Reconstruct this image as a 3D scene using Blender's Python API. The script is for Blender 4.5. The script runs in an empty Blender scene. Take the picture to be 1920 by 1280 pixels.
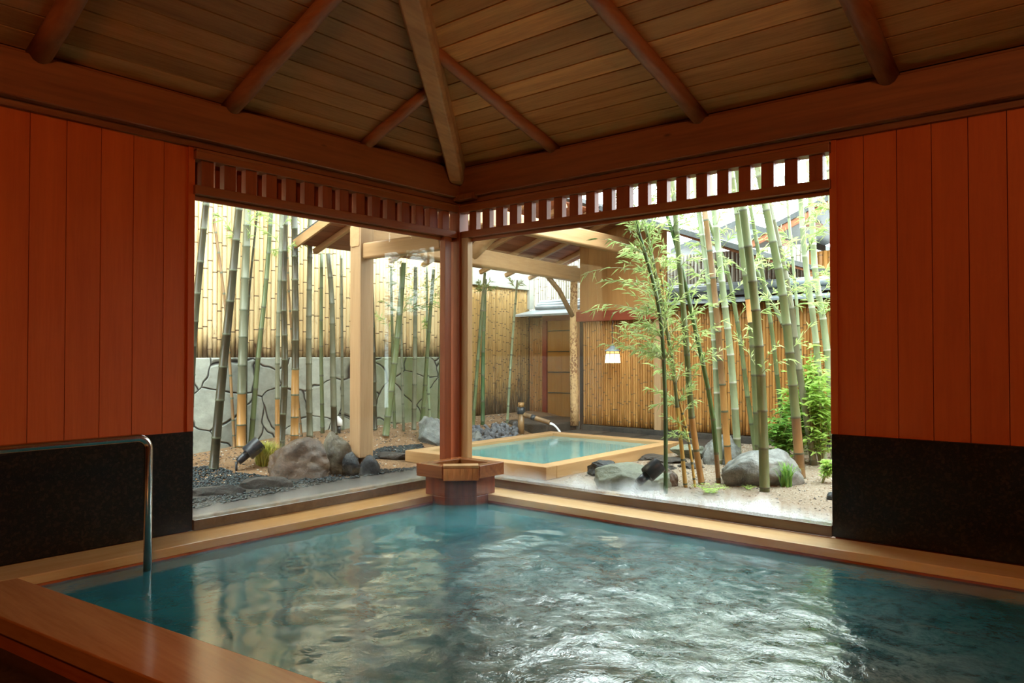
import bpy, math, random
from mathutils import Vector, Matrix, noise
C = bpy.context.scene.collection
PI = math.pi
rnd = random.Random(7)
U = rnd.uniform

# ------------------------------------------------------------------ camera
CX, CY, CH = 4.48349, -4.67267, 1.08
YAW, PITCH, F = 0.694103, 0.0168715, 1407.0
fw = Vector((-math.sin(YAW)*math.cos(PITCH), math.cos(YAW)*math.cos(PITCH), math.sin(PITCH)))
rt = Vector((math.cos(YAW), math.sin(YAW), 0))
up = rt.cross(fw)
CAM = Vector((CX, CY, CH))
cd = bpy.data.cameras.new('camera'); cam = bpy.data.objects.new('camera', cd); C.objects.link(cam)
cam.matrix_world = Matrix(((rt.x, up.x, -fw.x, CX), (rt.y, up.y, -fw.y, CY), (rt.z, up.z, -fw.z, CH), (0, 0, 0, 1)))
cd.sensor_width = 36; cd.lens = 36*F/1920; cd.clip_start = .05; cd.clip_end = 200
bpy.context.scene.camera = cam

def sm(a, b, x):
    t = max(0., min(1., (x-a)/(b-a))); return t*t*(3-2*t)
def ground(x, y):
    g = -.06
    g += .23*sm(1.45, 2.75, -x)*(.42+.58*sm(-1.3, .7, y))
    g += .05*sm(2.2, 4.0, y)*sm(.2, .9, x)
    g += .05*sm(.2, .9, x)*sm(.6, 1.6, y)*(.5+.5*noise.noise((x*1.3, y*1.3, 0)))
    return g
def at(px, py, z):                                  # where a sight line meets the level z
    d = fw+rt*((px-960)/F)-up*((py-640)/F)
    return CAM+d*((z-CH)/d.z)
def on_ground(px, py):
    z = -.03
    for _ in range(12):
        P = at(px, py, z); z = .5*z+.5*ground(P.x, P.y)
    P.z = ground(P.x, P.y); return P
def depth(P): return (P-CAM).dot(fw)
def at_depth(px, py, d): return CAM+(fw+rt*((px-960)/F)-up*((py-640)/F))*d

# ------------------------------------------------------------------ mesh builder
class MB:
    def __init__(s): s.v=[]; s.f=[]; s.m=[]; s.t=[]; s.s=[]
    def add(s, vs, fs, m=0, t=0.5, smooth=False):
        o=len(s.v); s.v += [tuple(v) for v in vs]
        for f in fs: s.f.append([i+o for i in f]); s.m.append(m); s.t.append(t); s.s.append(smooth)
        return s
    def box(s, x0,x1,y0,y1,z0,z1, m=0,t=.5):
        vs=[(x,y,z) for z in (z0,z1) for y in (y0,y1) for x in (x0,x1)]
        return s.add(vs, [(0,2,3,1),(4,5,7,6),(0,1,5,4),(2,6,7,3),(0,4,6,2),(1,3,7,5)], m, t)
    def beam(s, p0, p1, w, h, m=0, t=.5, upv=(0,0,1), taper=1, ch=.12):
        p0=Vector(p0); p1=Vector(p1); d=(p1-p0).normalized(); u=Vector(upv); r=d.cross(u)
        if r.length<1e-4: r=d.cross(Vector((0,1,0)))
        r.normalize(); u=r.cross(d); vs=[]
        c=min(w,h)*ch
        prof=[(-w/2+c,-h/2),(w/2-c,-h/2),(w/2,-h/2+c),(w/2,h/2-c),(w/2-c,h/2),(-w/2+c,h/2),(-w/2,h/2-c),(-w/2,-h/2+c)]
        for p,k in ((p0,1),(p1,taper)):
            for a,b in prof: vs.append(p+r*a*k+u*b*k)
        fs=[(i,(i+1)%8,8+(i+1)%8,8+i) for i in range(8)]+[tuple(range(7,-1,-1)),tuple(range(8,16))]
        return s.add(vs,fs,m,t)
    def tube(s, pts, rad, n=10, m=0, t=.5, cap=True, mfun=None):
        pts=[Vector(p) for p in pts]; k=len(pts)
        if not hasattr(rad,'__len__'): rad=[rad]*k
        vs=[]; 
        d0=(pts[1]-pts[0]).normalized()
        a=Vector((1,0,0)) if abs(d0.x)<.9 else Vector((0,1,0))
        r=(a-d0*a.dot(d0)).normalized()
        for i in range(k):
            d=(pts[min(i+1,k-1)]-pts[max(i-1,0)]).normalized()
            r=(r-d*r.dot(d)).normalized(); q=d.cross(r)
            for j in range(n):
                an=2*PI*j/n; vs.append(pts[i]+(r*math.cos(an)+q*math.sin(an))*rad[i])
        o=len(s.v); s.v+=[tuple(v) for v in vs]
        for i in range(k-1):
            mm=mfun(i) if mfun else m
            for j in range(n):
                s.f.append([o+i*n+j,o+i*n+(j+1)%n,o+(i+1)*n+(j+1)%n,o+(i+1)*n+j]); s.m.append(mm); s.t.append(t); s.s.append(True)
        if cap:
            s.f.append([o+j for j in range(n-1,-1,-1)]); s.m.append(m); s.t.append(t); s.s.append(False)
            s.f.append([o+(k-1)*n+j for j in range(n)]); s.m.append(m); s.t.append(t); s.s.append(False)
        return s
    def prism(s, poly, z0, z1, m=0, t=.5):
        n=len(poly); vs=[(x,y,z0) for x,y in poly]+[(x,y,z1) for x,y in poly]
        a=sum(poly[i][0]*poly[(i+1)%n][1]-poly[(i+1)%n][0]*poly[i][1] for i in range(n))
        fs=[(i,(i+1)%n,n+(i+1)%n,n+i) for i in range(n)]+[tuple(range(n-1,-1,-1)),tuple(range(n,2*n))]
        if a<0: fs=[tuple(reversed(f)) for f in fs]
        return s.add(vs,fs,m,t)
    def hexa(s, a, b, m=0, t=.5):                    # two quads a (bottom) and b (top)
        return s.add(list(a)+list(b), [(3,2,1,0),(4,5,6,7),(0,1,5,4),(1,2,6,5),(2,3,7,6),(3,0,4,7)], m, t)
    def build(s, name, mats, parent=None, bevel=0, loc=None):
        me=bpy.data.meshes.new(name)
        off=Vector(loc) if loc is not None else Vector((0,0,0))
        q_=parent
        while q_ is not None: off=off+Vector(q_.location); q_=q_.parent
        me.from_pydata([tuple(Vector(v)-off) for v in s.v], [], s.f)
        if not isinstance(mats,(list,tuple)): mats=[mats]
        for q in mats: me.materials.append(q)
        me.polygons.foreach_set('material_index', s.m); me.polygons.foreach_set('use_smooth', s.s)
        a=me.attributes.new('tint','FLOAT','FACE'); a.data.foreach_set('value', s.t)
        me.update()
        o=bpy.data.objects.new(name, me); C.objects.link(o)
        if parent is not None: o.parent=parent
        elif loc is not None: o.location=off
        if bevel:
            b=o.modifiers.new('bevel','BEVEL'); b.width=bevel; b.segments=2; b.limit_method='ANGLE'; b.angle_limit=.7
        return o
def empty(name, loc=(0,0,0)):
    o=bpy.data.objects.new(name,None); C.objects.link(o); o.location=loc; o.matrix_world=Matrix.Translation(Vector(loc)); o.empty_display_size=.1
    return o
def tag(o, label=None, cat=None, group=None, kind=None):
    if label: o['label']=label
    if cat: o['category']=cat
    if group: o['group']=group
    if kind: o['kind']=kind
    return o

# ------------------------------------------------------------------ materials
def newmat(name):
    m=bpy.data.materials.new(name); m.use_nodes=True; nt=m.node_tree; nt.nodes.clear()
    out=nt.nodes.new('ShaderNodeOutputMaterial'); return m,nt,out
def N(nt,t,**k):
    n=nt.nodes.new(t)
    for a,b in k.items():
        if a in n.inputs: n.inputs[a].default_value=b
        else: setattr(n,a,b)
    return n
def col(c): return (c[0],c[1],c[2],1)
def mixc(nt,fac,a,b,blend='MIX'):
    n=nt.nodes.new('ShaderNodeMix'); n.data_type='RGBA'; n.blend_type=blend; n.clamp_factor=True
    for s,v in ((0,fac),(6,a),(7,b)):
        if hasattr(v,'node'): nt.links.new(v,n.inputs[s])
        else: n.inputs[s].default_value = v if s==0 else col(v)
    return n.outputs[2]
def math_(nt,op,a,b=0.,c=None,clamp=False):
    n=nt.nodes.new('ShaderNodeMath'); n.operation=op; n.use_clamp=clamp
    for i,v in enumerate((a,b) if c is None else (a,b,c)):
        if hasattr(v,'node'): nt.links.new(v,n.inputs[i])
        else: n.inputs[i].default_value=v
    return n.outputs[0]
def ramp(nt,v,lo,hi):
    n=nt.nodes.new('ShaderNodeMapRange'); n.inputs[1].default_value=lo; n.inputs[2].default_value=hi
    nt.links.new(v,n.inputs[0]); return n.outputs[0]
def coords(nt,scale=(1,1,1),world=False):
    mp=nt.nodes.new('ShaderNodeMapping'); mp.inputs['Scale'].default_value=scale
    if world: g=nt.nodes.new('ShaderNodeNewGeometry'); nt.links.new(g.outputs['Position'],mp.inputs[0])
    else: tc=nt.nodes.new('ShaderNodeTexCoord'); nt.links.new(tc.outputs['Object'],mp.inputs[0])
    return mp.outputs[0]
def noise_(nt,vec,scale,detail=4,rough=.55,dist=0):
    n=N(nt,'ShaderNodeTexNoise'); n.inputs['Scale'].default_value=scale; n.inputs['Detail'].default_value=detail
    n.inputs['Roughness'].default_value=rough; n.inputs['Distortion'].default_value=dist
    nt.links.new(vec,n.inputs['Vector']); return n.outputs[0]
def bsdf(nt,out,c,rough=.5,spec=.5,bump=None,bs=.3,bd=.01,**k):
    b=N(nt,'ShaderNodeBsdfPrincipled')
    if hasattr(c,'node'): nt.links.new(c,b.inputs['Base Color'])
    else: b.inputs['Base Color'].default_value=col(c)
    if hasattr(rough,'node'): nt.links.new(rough,b.inputs['Roughness'])
    else: b.inputs['Roughness'].default_value=rough
    b.inputs['Specular IOR Level'].default_value=spec
    for a,v in k.items(): b.inputs[a.replace('_',' ')].default_value=v
    if bump is not None:
        n=N(nt,'ShaderNodeBump'); n.inputs['Strength'].default_value=bs; n.inputs['Distance'].default_value=bd
        nt.links.new(bump,n.inputs['Height']); nt.links.new(n.outputs[0],b.inputs['Normal'])
    nt.links.new(b.outputs[0],out.inputs[0]); return b
def tintnode(nt):
    a=N(nt,'ShaderNodeAttribute'); a.attribute_name='tint'; return a.outputs['Fac']
def wood(name, c, dark, axis='z', rough=.45, spec=.4, vary=.35, fine=60, bs=.25, knots=False, stain=None):
    m,nt,out=newmat(name)
    s={'x':(.06,1,1),'y':(1,.06,1),'z':(1,1,.06)}[axis]
    v=coords(nt,s)
    tn=tintnode(nt)
    off=N(nt,'ShaderNodeVectorMath',operation='ADD'); nt.links.new(v,off.inputs[0])
    cb=N(nt,'ShaderNodeCombineXYZ'); 
    t2=math_(nt,'MULTIPLY',tn,17.3); nt.links.new(t2,cb.inputs[0]); nt.links.new(t2,cb.inputs[1]); nt.links.new(t2,cb.inputs[2]); nt.links.new(cb.outputs[0],off.inputs[1])
    v=off.outputs[0]
    n1=noise_(nt,v,9,3,.6,.6); n2=noise_(nt,v,fine,4,.6)
    f=math_(nt,'ADD',math_(nt,'MULTIPLY',ramp(nt,n1,.35,.7),.6),math_(nt,'MULTIPLY',ramp(nt,n2,.4,.75),.45),clamp=True)
    cc=mixc(nt,f,c,dark)
    lo=tuple(x*(1-vary) for x in (1,1,1)); hi=tuple(1+vary*.8 for _ in range(3))
    cc=mixc(nt,1.,cc,mixc(nt,tn,lo,hi),'MULTIPLY')
    if knots:
        vo=N(nt,'ShaderNodeTexVoronoi'); vo.inputs['Scale'].default_value=3.1
        nt.links.new(coords(nt,{'x':(.5,1.4,1.4),'y':(1.4,.5,1.4),'z':(1.4,1.4,.5)}[axis]),vo.inputs['Vector'])
        cc=mixc(nt,ramp(nt,vo.outputs['Distance'],.07,.03),cc,tuple(x*.25 for x in dark))
    if stain:
        ns=noise_(nt,coords(nt,(1,1,1)),stain[1],5,.65,.5); cc=mixc(nt,ramp(nt,ns,stain[2],stain[3]),cc,stain[0])
    bsdf(nt,out,cc,rough,spec,n2,bs,.003)
    return m
def plain(name,c,rough=.5,spec=.5,metal=0,nscale=None,c2=None,bs=0,wrld=False,**k):
    m,nt,out=newmat(name)
    if nscale:
        n=noise_(nt,coords(nt,world=wrld),nscale,6,.6); cc=mixc(nt,ramp(nt,n,.35,.68),c,c2 or tuple(x*.5 for x in c))
        bsdf(nt,out,cc,rough,spec,n if bs else None,bs,.02,Metallic=metal,**k)
    else: bsdf(nt,out,c,rough,spec,Metallic=metal,**k)
    return m
M={}
M['board']=wood('orange cedar boards',(.52,.095,.012),(.40,.062,.008),'z',.5,.3,.10,70)
M['beam_x']=wood('beam wood x',(0.264,0.083,0.025),(0.132,0.034,0.010),'x',.45,.4,.1,40,.4,True)
M['beam_y']=wood('beam wood y',(0.264,0.083,0.025),(0.132,0.034,0.010),'y',.45,.4,.1,40,.4,True)
M['trim_x']=wood('trim wood x',(0.286,0.083,0.020),(0.163,0.042,0.010),'x',.42,.4,.15,60)
M['trim_y']=wood('trim wood y',(0.286,0.083,0.020),(0.163,0.042,0.010),'y',.42,.4,.15,60)
M['trim_z']=wood('trim wood z',(0.270,0.061,0.014),(0.168,0.032,0.007),'z',.42,.4,.15,60)
M['pale_z']=wood('pale stile wood',(0.496,0.302,0.143),(0.360,0.194,0.078),'z',.42,.4,.1,60)
M['ceil_lit_x']=wood('lit ceiling boards x',(0.723,0.336,0.104),(0.375,0.157,0.045),'x',.6,.25,.30,90,.2)  # brighter copy of the left slope's boards: window light put into the colour
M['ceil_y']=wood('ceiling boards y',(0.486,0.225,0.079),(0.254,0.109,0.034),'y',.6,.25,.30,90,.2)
M['hip']=wood('hip beam wood',(0.606,0.317,0.131),(0.355,0.158,0.054),'y',.55,.3,.1,40,.5)
M['log']=wood('rafter log wood',(.40,.15,.06),(.22,.07,.028),'x',.45,.4,.2,40)
M['log_y']=wood('rafter log wood y',(.40,.15,.06),(.22,.07,.028),'y',.45,.4,.2,40)
M['cope_lit_x']=wood('lit coping cypress x',(0.882,0.612,0.330),(0.756,0.469,0.210),'x',.22,.5,.08,60,.08)  # window side coping: daylight falling on it is painted into a paler colour
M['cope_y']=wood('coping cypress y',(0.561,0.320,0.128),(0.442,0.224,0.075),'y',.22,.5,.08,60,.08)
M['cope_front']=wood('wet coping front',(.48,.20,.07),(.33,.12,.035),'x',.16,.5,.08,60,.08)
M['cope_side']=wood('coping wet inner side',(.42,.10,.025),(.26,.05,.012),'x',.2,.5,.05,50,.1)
M['tub']=wood('outdoor tub cypress',(0.470,0.286,0.134),(0.353,0.197,0.084),'x',.4,.4,.15,60,.1)
M['tub_y']=wood('outdoor tub cypress y',(0.470,0.286,0.134),(0.353,0.197,0.084),'y',.4,.4,.15,60,.1)
M['shel_z']=wood('shelter post wood',(.40,.25,.13),(.28,.165,.08),'z',.5,.3,.1,50)
M['shel_x']=wood('shelter beam wood x',(.42,.25,.12),(.30,.165,.07),'x',.5,.3,.1,50)
M['shel_y']=wood('shelter beam wood y',(.42,.25,.12),(.30,.165,.07),'y',.5,.3,.1,50)
M['soffit']=wood('shelter soffit',(.30,.11,.05),(.16,.05,.02),'y',.6,.3,.2,50)
M['gable']=wood('gable boards',(0.375,0.184,0.060),(0.285,0.129,0.036),'z',.55,.3,.12,50)
M['lintel']=wood('red lintel wood',(0.216,0.043,0.018),(0.168,0.030,0.013),'x',.5,.3,.05,50)
M['doorw']=wood('door wood',(0.322,0.149,0.028),(0.252,0.105,0.017),'z',.5,.3,.1,40)
M['spoutbox']=wood('wet spout box wood',(0.272,0.090,0.026),(0.116,0.027,0.006),'x',.25,.5,.25,40)
M['spoutdark']=wood('dark wet spout wood',(0.208,0.048,0.016),(0.072,0.016,0.006),'z',.22,.5,.2,40)
M['sillw']=wood('wet sill wood',(0.130,0.085,0.050),(0.075,0.045,0.025),'x',.12,.6,.1,40,.08)
M['pebw']=plain('roofing dark',(.035,.038,.04),.6,nscale=30,c2=(.06,.07,.07))
M['dark']=plain('black metal',(.012,.014,.018),.35,.5,nscale=40,c2=(.03,.033,.04))
M['steel']=plain('steel',(.55,.50,.45),.22,.5,1)
M['plaster']=plain('pale plaster',(0.330,0.330,0.288),.8,nscale=4,c2=(0.270,0.270,0.228))
M['ltdark']=plain('dark backing',(.05,.03,.02),.9)
M['tilef']=plain('slate tile',(.26,.30,.33),.35,.5,nscale=5,c2=(.16,.19,.22))
M['white']=plain('white enamel',(.8,.8,.8),.4)
M['floor']=plain('dark wet floor',(.020,.014,.012),.25,.5,nscale=60,c2=(.05,.035,.03))

def granite():
    m,nt,out=newmat('speckled dark granite'); v=coords(nt)
    vo=N(nt,'ShaderNodeTexVoronoi'); vo.inputs['Scale'].default_value=75; nt.links.new(v,vo.inputs['Vector'])
    cc=mixc(nt,ramp(nt,vo.outputs['Color'],.55,1.),(.004,.003,.0025),(.035,.020,.011))
    n=noise_(nt,v,160,2); cc=mixc(nt,ramp(nt,n,.6,.75),cc,(.05,.035,.02))
    bsdf(nt,out,cc,.3,.35); return m
M['granite']=granite()
def glass(nm,fogk):
    m,nt,out=newmat(nm)
    tr=N(nt,'ShaderNodeBsdfTransparent'); tr.inputs[0].default_value=(.94,.975,.955,1)
    gl=N(nt,'ShaderNodeBsdfGlossy'); gl.inputs['Roughness'].default_value=.01
    g=N(nt,'ShaderNodeNewGeometry'); dp=N(nt,'ShaderNodeVectorMath',operation='DOT_PRODUCT'); nt.links.new(g.outputs['Incoming'],dp.inputs[0]); nt.links.new(g.outputs['Normal'],dp.inputs[1])
    c_=math_(nt,'SUBTRACT',1.,math_(nt,'ABSOLUTE',dp.outputs['Value']),clamp=True)
    f=math_(nt,'ADD',.022,math_(nt,'MULTIPLY',math_(nt,'POWER',c_,5.),.7),clamp=True)
    mx=N(nt,'ShaderNodeMixShader'); nt.links.new(f,mx.inputs[0]); nt.links.new(tr.outputs[0],mx.inputs[1]); nt.links.new(gl.outputs[0],mx.inputs[2])
    fog=N(nt,'ShaderNodeBsdfTranslucent'); fog.inputs[0].default_value=(.85,.92,.95,1)
    sp=N(nt,'ShaderNodeSeparateXYZ'); nt.links.new(g.outputs['Position'],sp.inputs[0])
    nz=noise_(nt,coords(nt,(1,1,.35),True),7,5,.6)
    z=math_(nt,'ADD',sp.outputs[2],math_(nt,'MULTIPLY',nz,-.22))
    a=ramp(nt,z,.075,-.05); a=math_(nt,'MULTIPLY',math_(nt,'POWER',a,1.8),math_(nt,'MULTIPLY',math_(nt,'ADD',.35,math_(nt,'MULTIPLY',ramp(nt,sp.outputs[0],.5,2.2),.65)),fogk))
    drops=noise_(nt,coords(nt,(1,1,1),True),170,2,.5); a=math_(nt,'MULTIPLY',a,ramp(nt,drops,.25,.6))
    m2=N(nt,'ShaderNodeMixShader'); nt.links.new(a,m2.inputs[0]); nt.links.new(mx.outputs[0],m2.inputs[1]); nt.links.new(fog.outputs[0],m2.inputs[2])
    nt.links.new(m2.outputs[0],out.inputs[0]); return m
M['glass']=glass('window glass with condensation',.75); M['glass_l']=glass('left window glass',.6)
def water(name, base, deep, foam_glare=True, rough=.04, spec=.5, bumpy=1.):
    m,nt,out=newmat(name); v=coords(nt,world=True)
    n0=noise_(nt,v,1.1,3,.6,.8); cc=mixc(nt,ramp(nt,n0,.35,.7),base,deep)
    n1=noise_(nt,coords(nt,(1,1.0,1),True),16,4,.65,1.0)
    sp=N(nt,'ShaderNodeSeparateXYZ'); g=N(nt,'ShaderNodeNewGeometry'); nt.links.new(g.outputs['Position'],sp.inputs[0])
    if foam_glare:
        # churned by the jets, with sky glare painted in: rough between the middle of the bath and its window side
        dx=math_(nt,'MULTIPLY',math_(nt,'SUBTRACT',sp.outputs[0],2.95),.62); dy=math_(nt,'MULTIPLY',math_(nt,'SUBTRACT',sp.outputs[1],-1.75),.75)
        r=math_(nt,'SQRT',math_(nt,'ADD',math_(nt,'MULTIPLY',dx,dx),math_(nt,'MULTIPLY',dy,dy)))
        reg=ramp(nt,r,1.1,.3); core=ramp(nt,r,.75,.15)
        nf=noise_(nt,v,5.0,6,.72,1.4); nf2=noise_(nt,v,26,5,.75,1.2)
        foam_glare_mask=math_(nt,'MULTIPLY',ramp(nt,math_(nt,'ADD',math_(nt,'MULTIPLY',nf,.6),math_(nt,'MULTIPLY',nf2,.4)),.44,.58),reg)
        cc=mixc(nt,math_(nt,'MULTIPLY',foam_glare_mask,math_(nt,'ADD',.28,math_(nt,'MULTIPLY',core,.6))),cc,(.50,.88,.95))  # pale froth colour also stands for sky reflections, painted into the base colour
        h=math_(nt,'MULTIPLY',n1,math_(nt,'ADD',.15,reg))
    else:
        h=math_(nt,'MULTIPLY',n1,.35)
    bsdf(nt,out,cc,rough,spec,h,.22*bumpy,.02,IOR=1.6)
    return m
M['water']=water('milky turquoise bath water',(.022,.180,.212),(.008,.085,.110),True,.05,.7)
M['water2']=water('milky turquoise tub water',(0.126,0.295,0.281),(0.084,0.221,0.218),False,.06,.5,.4)
def stone(name,c,c2,scale=4,rough=.6,bs=.6,wet=.4,moss=None):
    m,nt,out=newmat(name); v=coords(nt,world=True); n=noise_(nt,v,scale,10,.72,.5); n2=noise_(nt,v,scale*9,5,.65)
    cc=mixc(nt,ramp(nt,n,.35,.65),c,c2); cc=mixc(nt,math_(nt,'MULTIPLY',ramp(nt,n2,.5,.8),.5),cc,tuple(x*.4 for x in c2))
    v2=noise_(nt,v,scale*30,3,.6); cc=mixc(nt,math_(nt,'MULTIPLY',ramp(nt,v2,.55,.75),.35),cc,tuple(min(1,x*1.9) for x in c))
    if moss: n3=noise_(nt,v,scale*.8,4); cc=mixc(nt,ramp(nt,n3,.52,.68),cc,moss)
    bsdf(nt,out,cc,rough,wet,math_(nt,'ADD',n,math_(nt,'MULTIPLY',n2,.4)),bs,.03); return m
M['rock_grey']=stone('grey boulder stone',(.24,.25,.235),(.07,.075,.07),5,.4)
M['rock_brown']=stone('brown boulder stone',(.13,.08,.05),(.035,.025,.018),5,.3)
M['rock_tan']=stone('tan grey boulder stone',(0.180,0.158,0.112),(0.075,0.068,0.053),6,.4)
M['rock_black']=stone('wet black stone',(.03,.035,.04),(.012,.014,.016),6,.12)
M['rock_blue']=stone('blue grey rubble',(.15,.165,.19),(.05,.055,.065),9,.4)
M['kerb']=stone('dark kerb stone',(.07,.06,.05),(.028,.025,.022),6,.45,.8,.25)
M['flag']=stone('pale green flat stone',(0.195,0.215,0.156),(0.111,0.117,0.085),4,.45)
M['pebble']=plain('black wet pebbles',(.022,.030,.034),.25,.35,nscale=14,c2=(.012,.016,.018),wrld=True)
def soil():
    m,nt,out=newmat('garden soil and sand'); v=coords(nt,world=True); n=noise_(nt,v,2.,4); n2=noise_(nt,v,60,5,.7)
    sp=N(nt,'ShaderNodeSeparateXYZ'); nt.links.new(v,sp.inputs[0])
    cc=mixc(nt,ramp(nt,sp.outputs[0],-.6,.9),(.30,.17,.085),(.34,.27,.20))
    cc=mixc(nt,math_(nt,'MULTIPLY',ramp(nt,n2,.40,.66),.85),cc,(.10,.065,.04)); cc=mixc(nt,math_(nt,'MULTIPLY',ramp(nt,n,.5,.75),.35),cc,(.20,.16,.11))
    bsdf(nt,out,cc,.8,.2,n2,.8,.02); return m
M['soil']=soil()
def crazy():
    m,nt,out=newmat('crazy paved stone wall'); v=coords(nt,(1,1,1.25),True)
    vd=noise_(nt,v,1.2,2)
    ad=N(nt,'ShaderNodeVectorMath',operation='ADD'); nt.links.new(v,ad.inputs[0])
    sc=N(nt,'ShaderNodeVectorMath',operation='SCALE'); nn=N(nt,'ShaderNodeTexNoise'); nn.inputs['Scale'].default_value=2.; nt.links.new(v,nn.inputs['Vector'])
    nt.links.new(nn.outputs['Color'],sc.inputs[0]); sc.inputs['Scale'].default_value=.35; nt.links.new(sc.outputs[0],ad.inputs[1])
    sx=N(nt,'ShaderNodeVectorMath',operation='MULTIPLY'); nt.links.new(ad.outputs[0],sx.inputs[0]); sx.inputs[1].default_value=(0,1,1)
    e=N(nt,'ShaderNodeTexVoronoi',feature='DISTANCE_TO_EDGE'); e.inputs['Scale'].default_value=1.9; nt.links.new(sx.outputs[0],e.inputs['Vector'])
    ce=N(nt,'ShaderNodeTexVoronoi'); ce.inputs['Scale'].default_value=1.9; nt.links.new(sx.outputs[0],ce.inputs['Vector'])
    n=noise_(nt,v,5,8,.7)
    cc=mixc(nt,ramp(nt,n,.3,.7),(.42,.43,.38),(.24,.25,.22))
    sb=N(nt,'ShaderNodeSeparateColor'); nt.links.new(ce.outputs['Color'],sb.inputs[0])
    cc=mixc(nt,1.,cc,mixc(nt,sb.outputs[0],(.75,.75,.72),(1.2,1.2,1.15)),'MULTIPLY')
    moss=noise_(nt,coords(nt,(1,1,.5),True),1.1,4); gy=N(nt,'ShaderNodeSeparateXYZ'); nt.links.new(v,gy.inputs[0])
    mf=math_(nt,'MULTIPLY',ramp(nt,gy.outputs[1],.9,1.9),ramp(nt,moss,.3,.55)); cc=mixc(nt,math_(nt,'MULTIPLY',mf,.8),cc,(.13,.16,.05))
    cc=mixc(nt,ramp(nt,e.outputs['Distance'],.020,.006),cc,(.02,.018,.015))
    h=math_(nt,'ADD',math_(nt,'MULTIPLY',ramp(nt,e.outputs['Distance'],0,.03),1.),math_(nt,'MULTIPLY',n,.5))
    bsdf(nt,out,cc,.75,.3,h,.7,.03); return m
M['crazy']=crazy()
def cane(name,c,c2,stain,slo,shi,zlo=None,zhi=None):
    m,nt,out=newmat(name); v=coords(nt,(1,1,.35),True); n=noise_(nt,v,7,5,.7); t=tintnode(nt)
    cc=mixc(nt,t,c,c2); f=ramp(nt,n,slo,shi)
    if zlo is not None:                                      # weathering that creeps up the foot of the canes
        sp=N(nt,'ShaderNodeSeparateXYZ'); g=N(nt,'ShaderNodeNewGeometry'); nt.links.new(g.outputs['Position'],sp.inputs[0])
        f=math_(nt,'ADD',f,math_(nt,'MULTIPLY',ramp(nt,math_(nt,'ADD',sp.outputs[2],math_(nt,'MULTIPLY',n,-.9)),zhi,zlo),.9),clamp=True)
    cc=mixc(nt,f,cc,stain); bsdf(nt,out,cc,.42,.4); return m
M['cane_pale']=cane('pale old bamboo canes',(.78,.60,.34),(.60,.42,.20),(.10,.06,.035),.60,.78,.58,.85)
M['cane_gold']=cane('golden bamboo canes',(0.409,0.200,0.055),(0.286,0.125,0.030),(0.068,0.032,0.010),.64,.85)
M['cane_mid']=cane('weathered bamboo canes',(0.475,0.290,0.102),(0.331,0.198,0.066),(0.065,0.040,0.018),.56,.74,-.15,.25)
M['cane_grey']=cane('grey bamboo canes',(.34,.32,.27),(.22,.20,.16),(.10,.09,.08),.55,.75)
M['node']=plain('bamboo node ring',(.12,.07,.03),.6)
def culm(name,c,c2,low=None):
    m,nt,out=newmat(name); v=coords(nt,(1,1,.25),True); n=noise_(nt,v,9,5,.6)
    cc=mixc(nt,ramp(nt,n,.35,.7),c,c2)
    bsdf(nt,out,cc,.35,.5); return m
M['culm_green']=culm('green culm',(0.136,0.167,0.074),(0.081,0.105,0.043))
M['culm_dark']=culm('dark culm',(0.057,0.053,0.028),(0.028,0.023,0.013))
M['culm_grey']=culm('grey green culm',(0.167,0.173,0.116),(0.095,0.097,0.055))
M['culm_tan']=culm('tan culm',(0.408,0.210,0.063),(0.238,0.128,0.042))
M['culm_gold']=culm('golden culm',(0.527,0.357,0.085),(0.357,0.221,0.060))
M['culm_brown']=culm('brown culm',(.26,.15,.06),(.12,.07,.035))
M['culm_pale']=culm('pale green culm',(0.288,0.346,0.216),(0.187,0.230,0.130))
M['culm_deep']=culm('deep green culm',(.07,.14,.045),(.04,.08,.03))
M['ring']=plain('culm ring',(.09,.10,.06),.5)
M['ringpale']=plain('culm ring pale',(.42,.45,.38),.5)
M['scar']=plain('orange bare sheath',(.75,.38,.14),.5,nscale=20,c2=(.6,.28,.1))
def leafm(name,c,c2):
    m,nt,out=newmat(name); t=tintnode(nt); cc=mixc(nt,t,c,c2)
    d=N(nt,'ShaderNodeBsdfPrincipled'); nt.links.new(cc,d.inputs['Base Color']); d.inputs['Roughness'].default_value=.45
    tr=N(nt,'ShaderNodeBsdfTranslucent'); nt.links.new(cc,tr.inputs[0])
    mx=N(nt,'ShaderNodeMixShader'); mx.inputs[0].default_value=.45
    nt.links.new(d.outputs[0],mx.inputs[1]); nt.links.new(tr.outputs[0],mx.inputs[2]); nt.links.new(mx.outputs[0],out.inputs[0]); return m
M['leaf']=leafm('bamboo leaves',(0.552,0.632,0.272),(0.287,0.428,0.136))
M['leaf_dull']=leafm('bamboo leaves dull',(.30,.42,.14),(.17,.28,.08))
M['leaf_shrub']=leafm('shrub leaves',(.28,.48,.10),(.10,.26,.05))
M['leaf_light']=leafm('shrub leaves light',(.50,.66,.18),(.30,.50,.10))
M['moss']=leafm('moss grass',(.55,.50,.10),(.25,.30,.06))
M['twig']=plain('twig',(.30,.34,.16),.6)
def emis(name,c,s):
    m,nt,out=newmat(name); e=N(nt,'ShaderNodeEmission'); e.inputs[0].default_value=col(c); e.inputs[1].default_value=s
    nt.links.new(e.outputs[0],out.inputs[0]); return m
M['lamp']=emis('lit lantern paper',(1,.86,.6),6.)
M['lamp_band']=emis('lit lantern band',(1,.62,.18),2.2)

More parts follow.
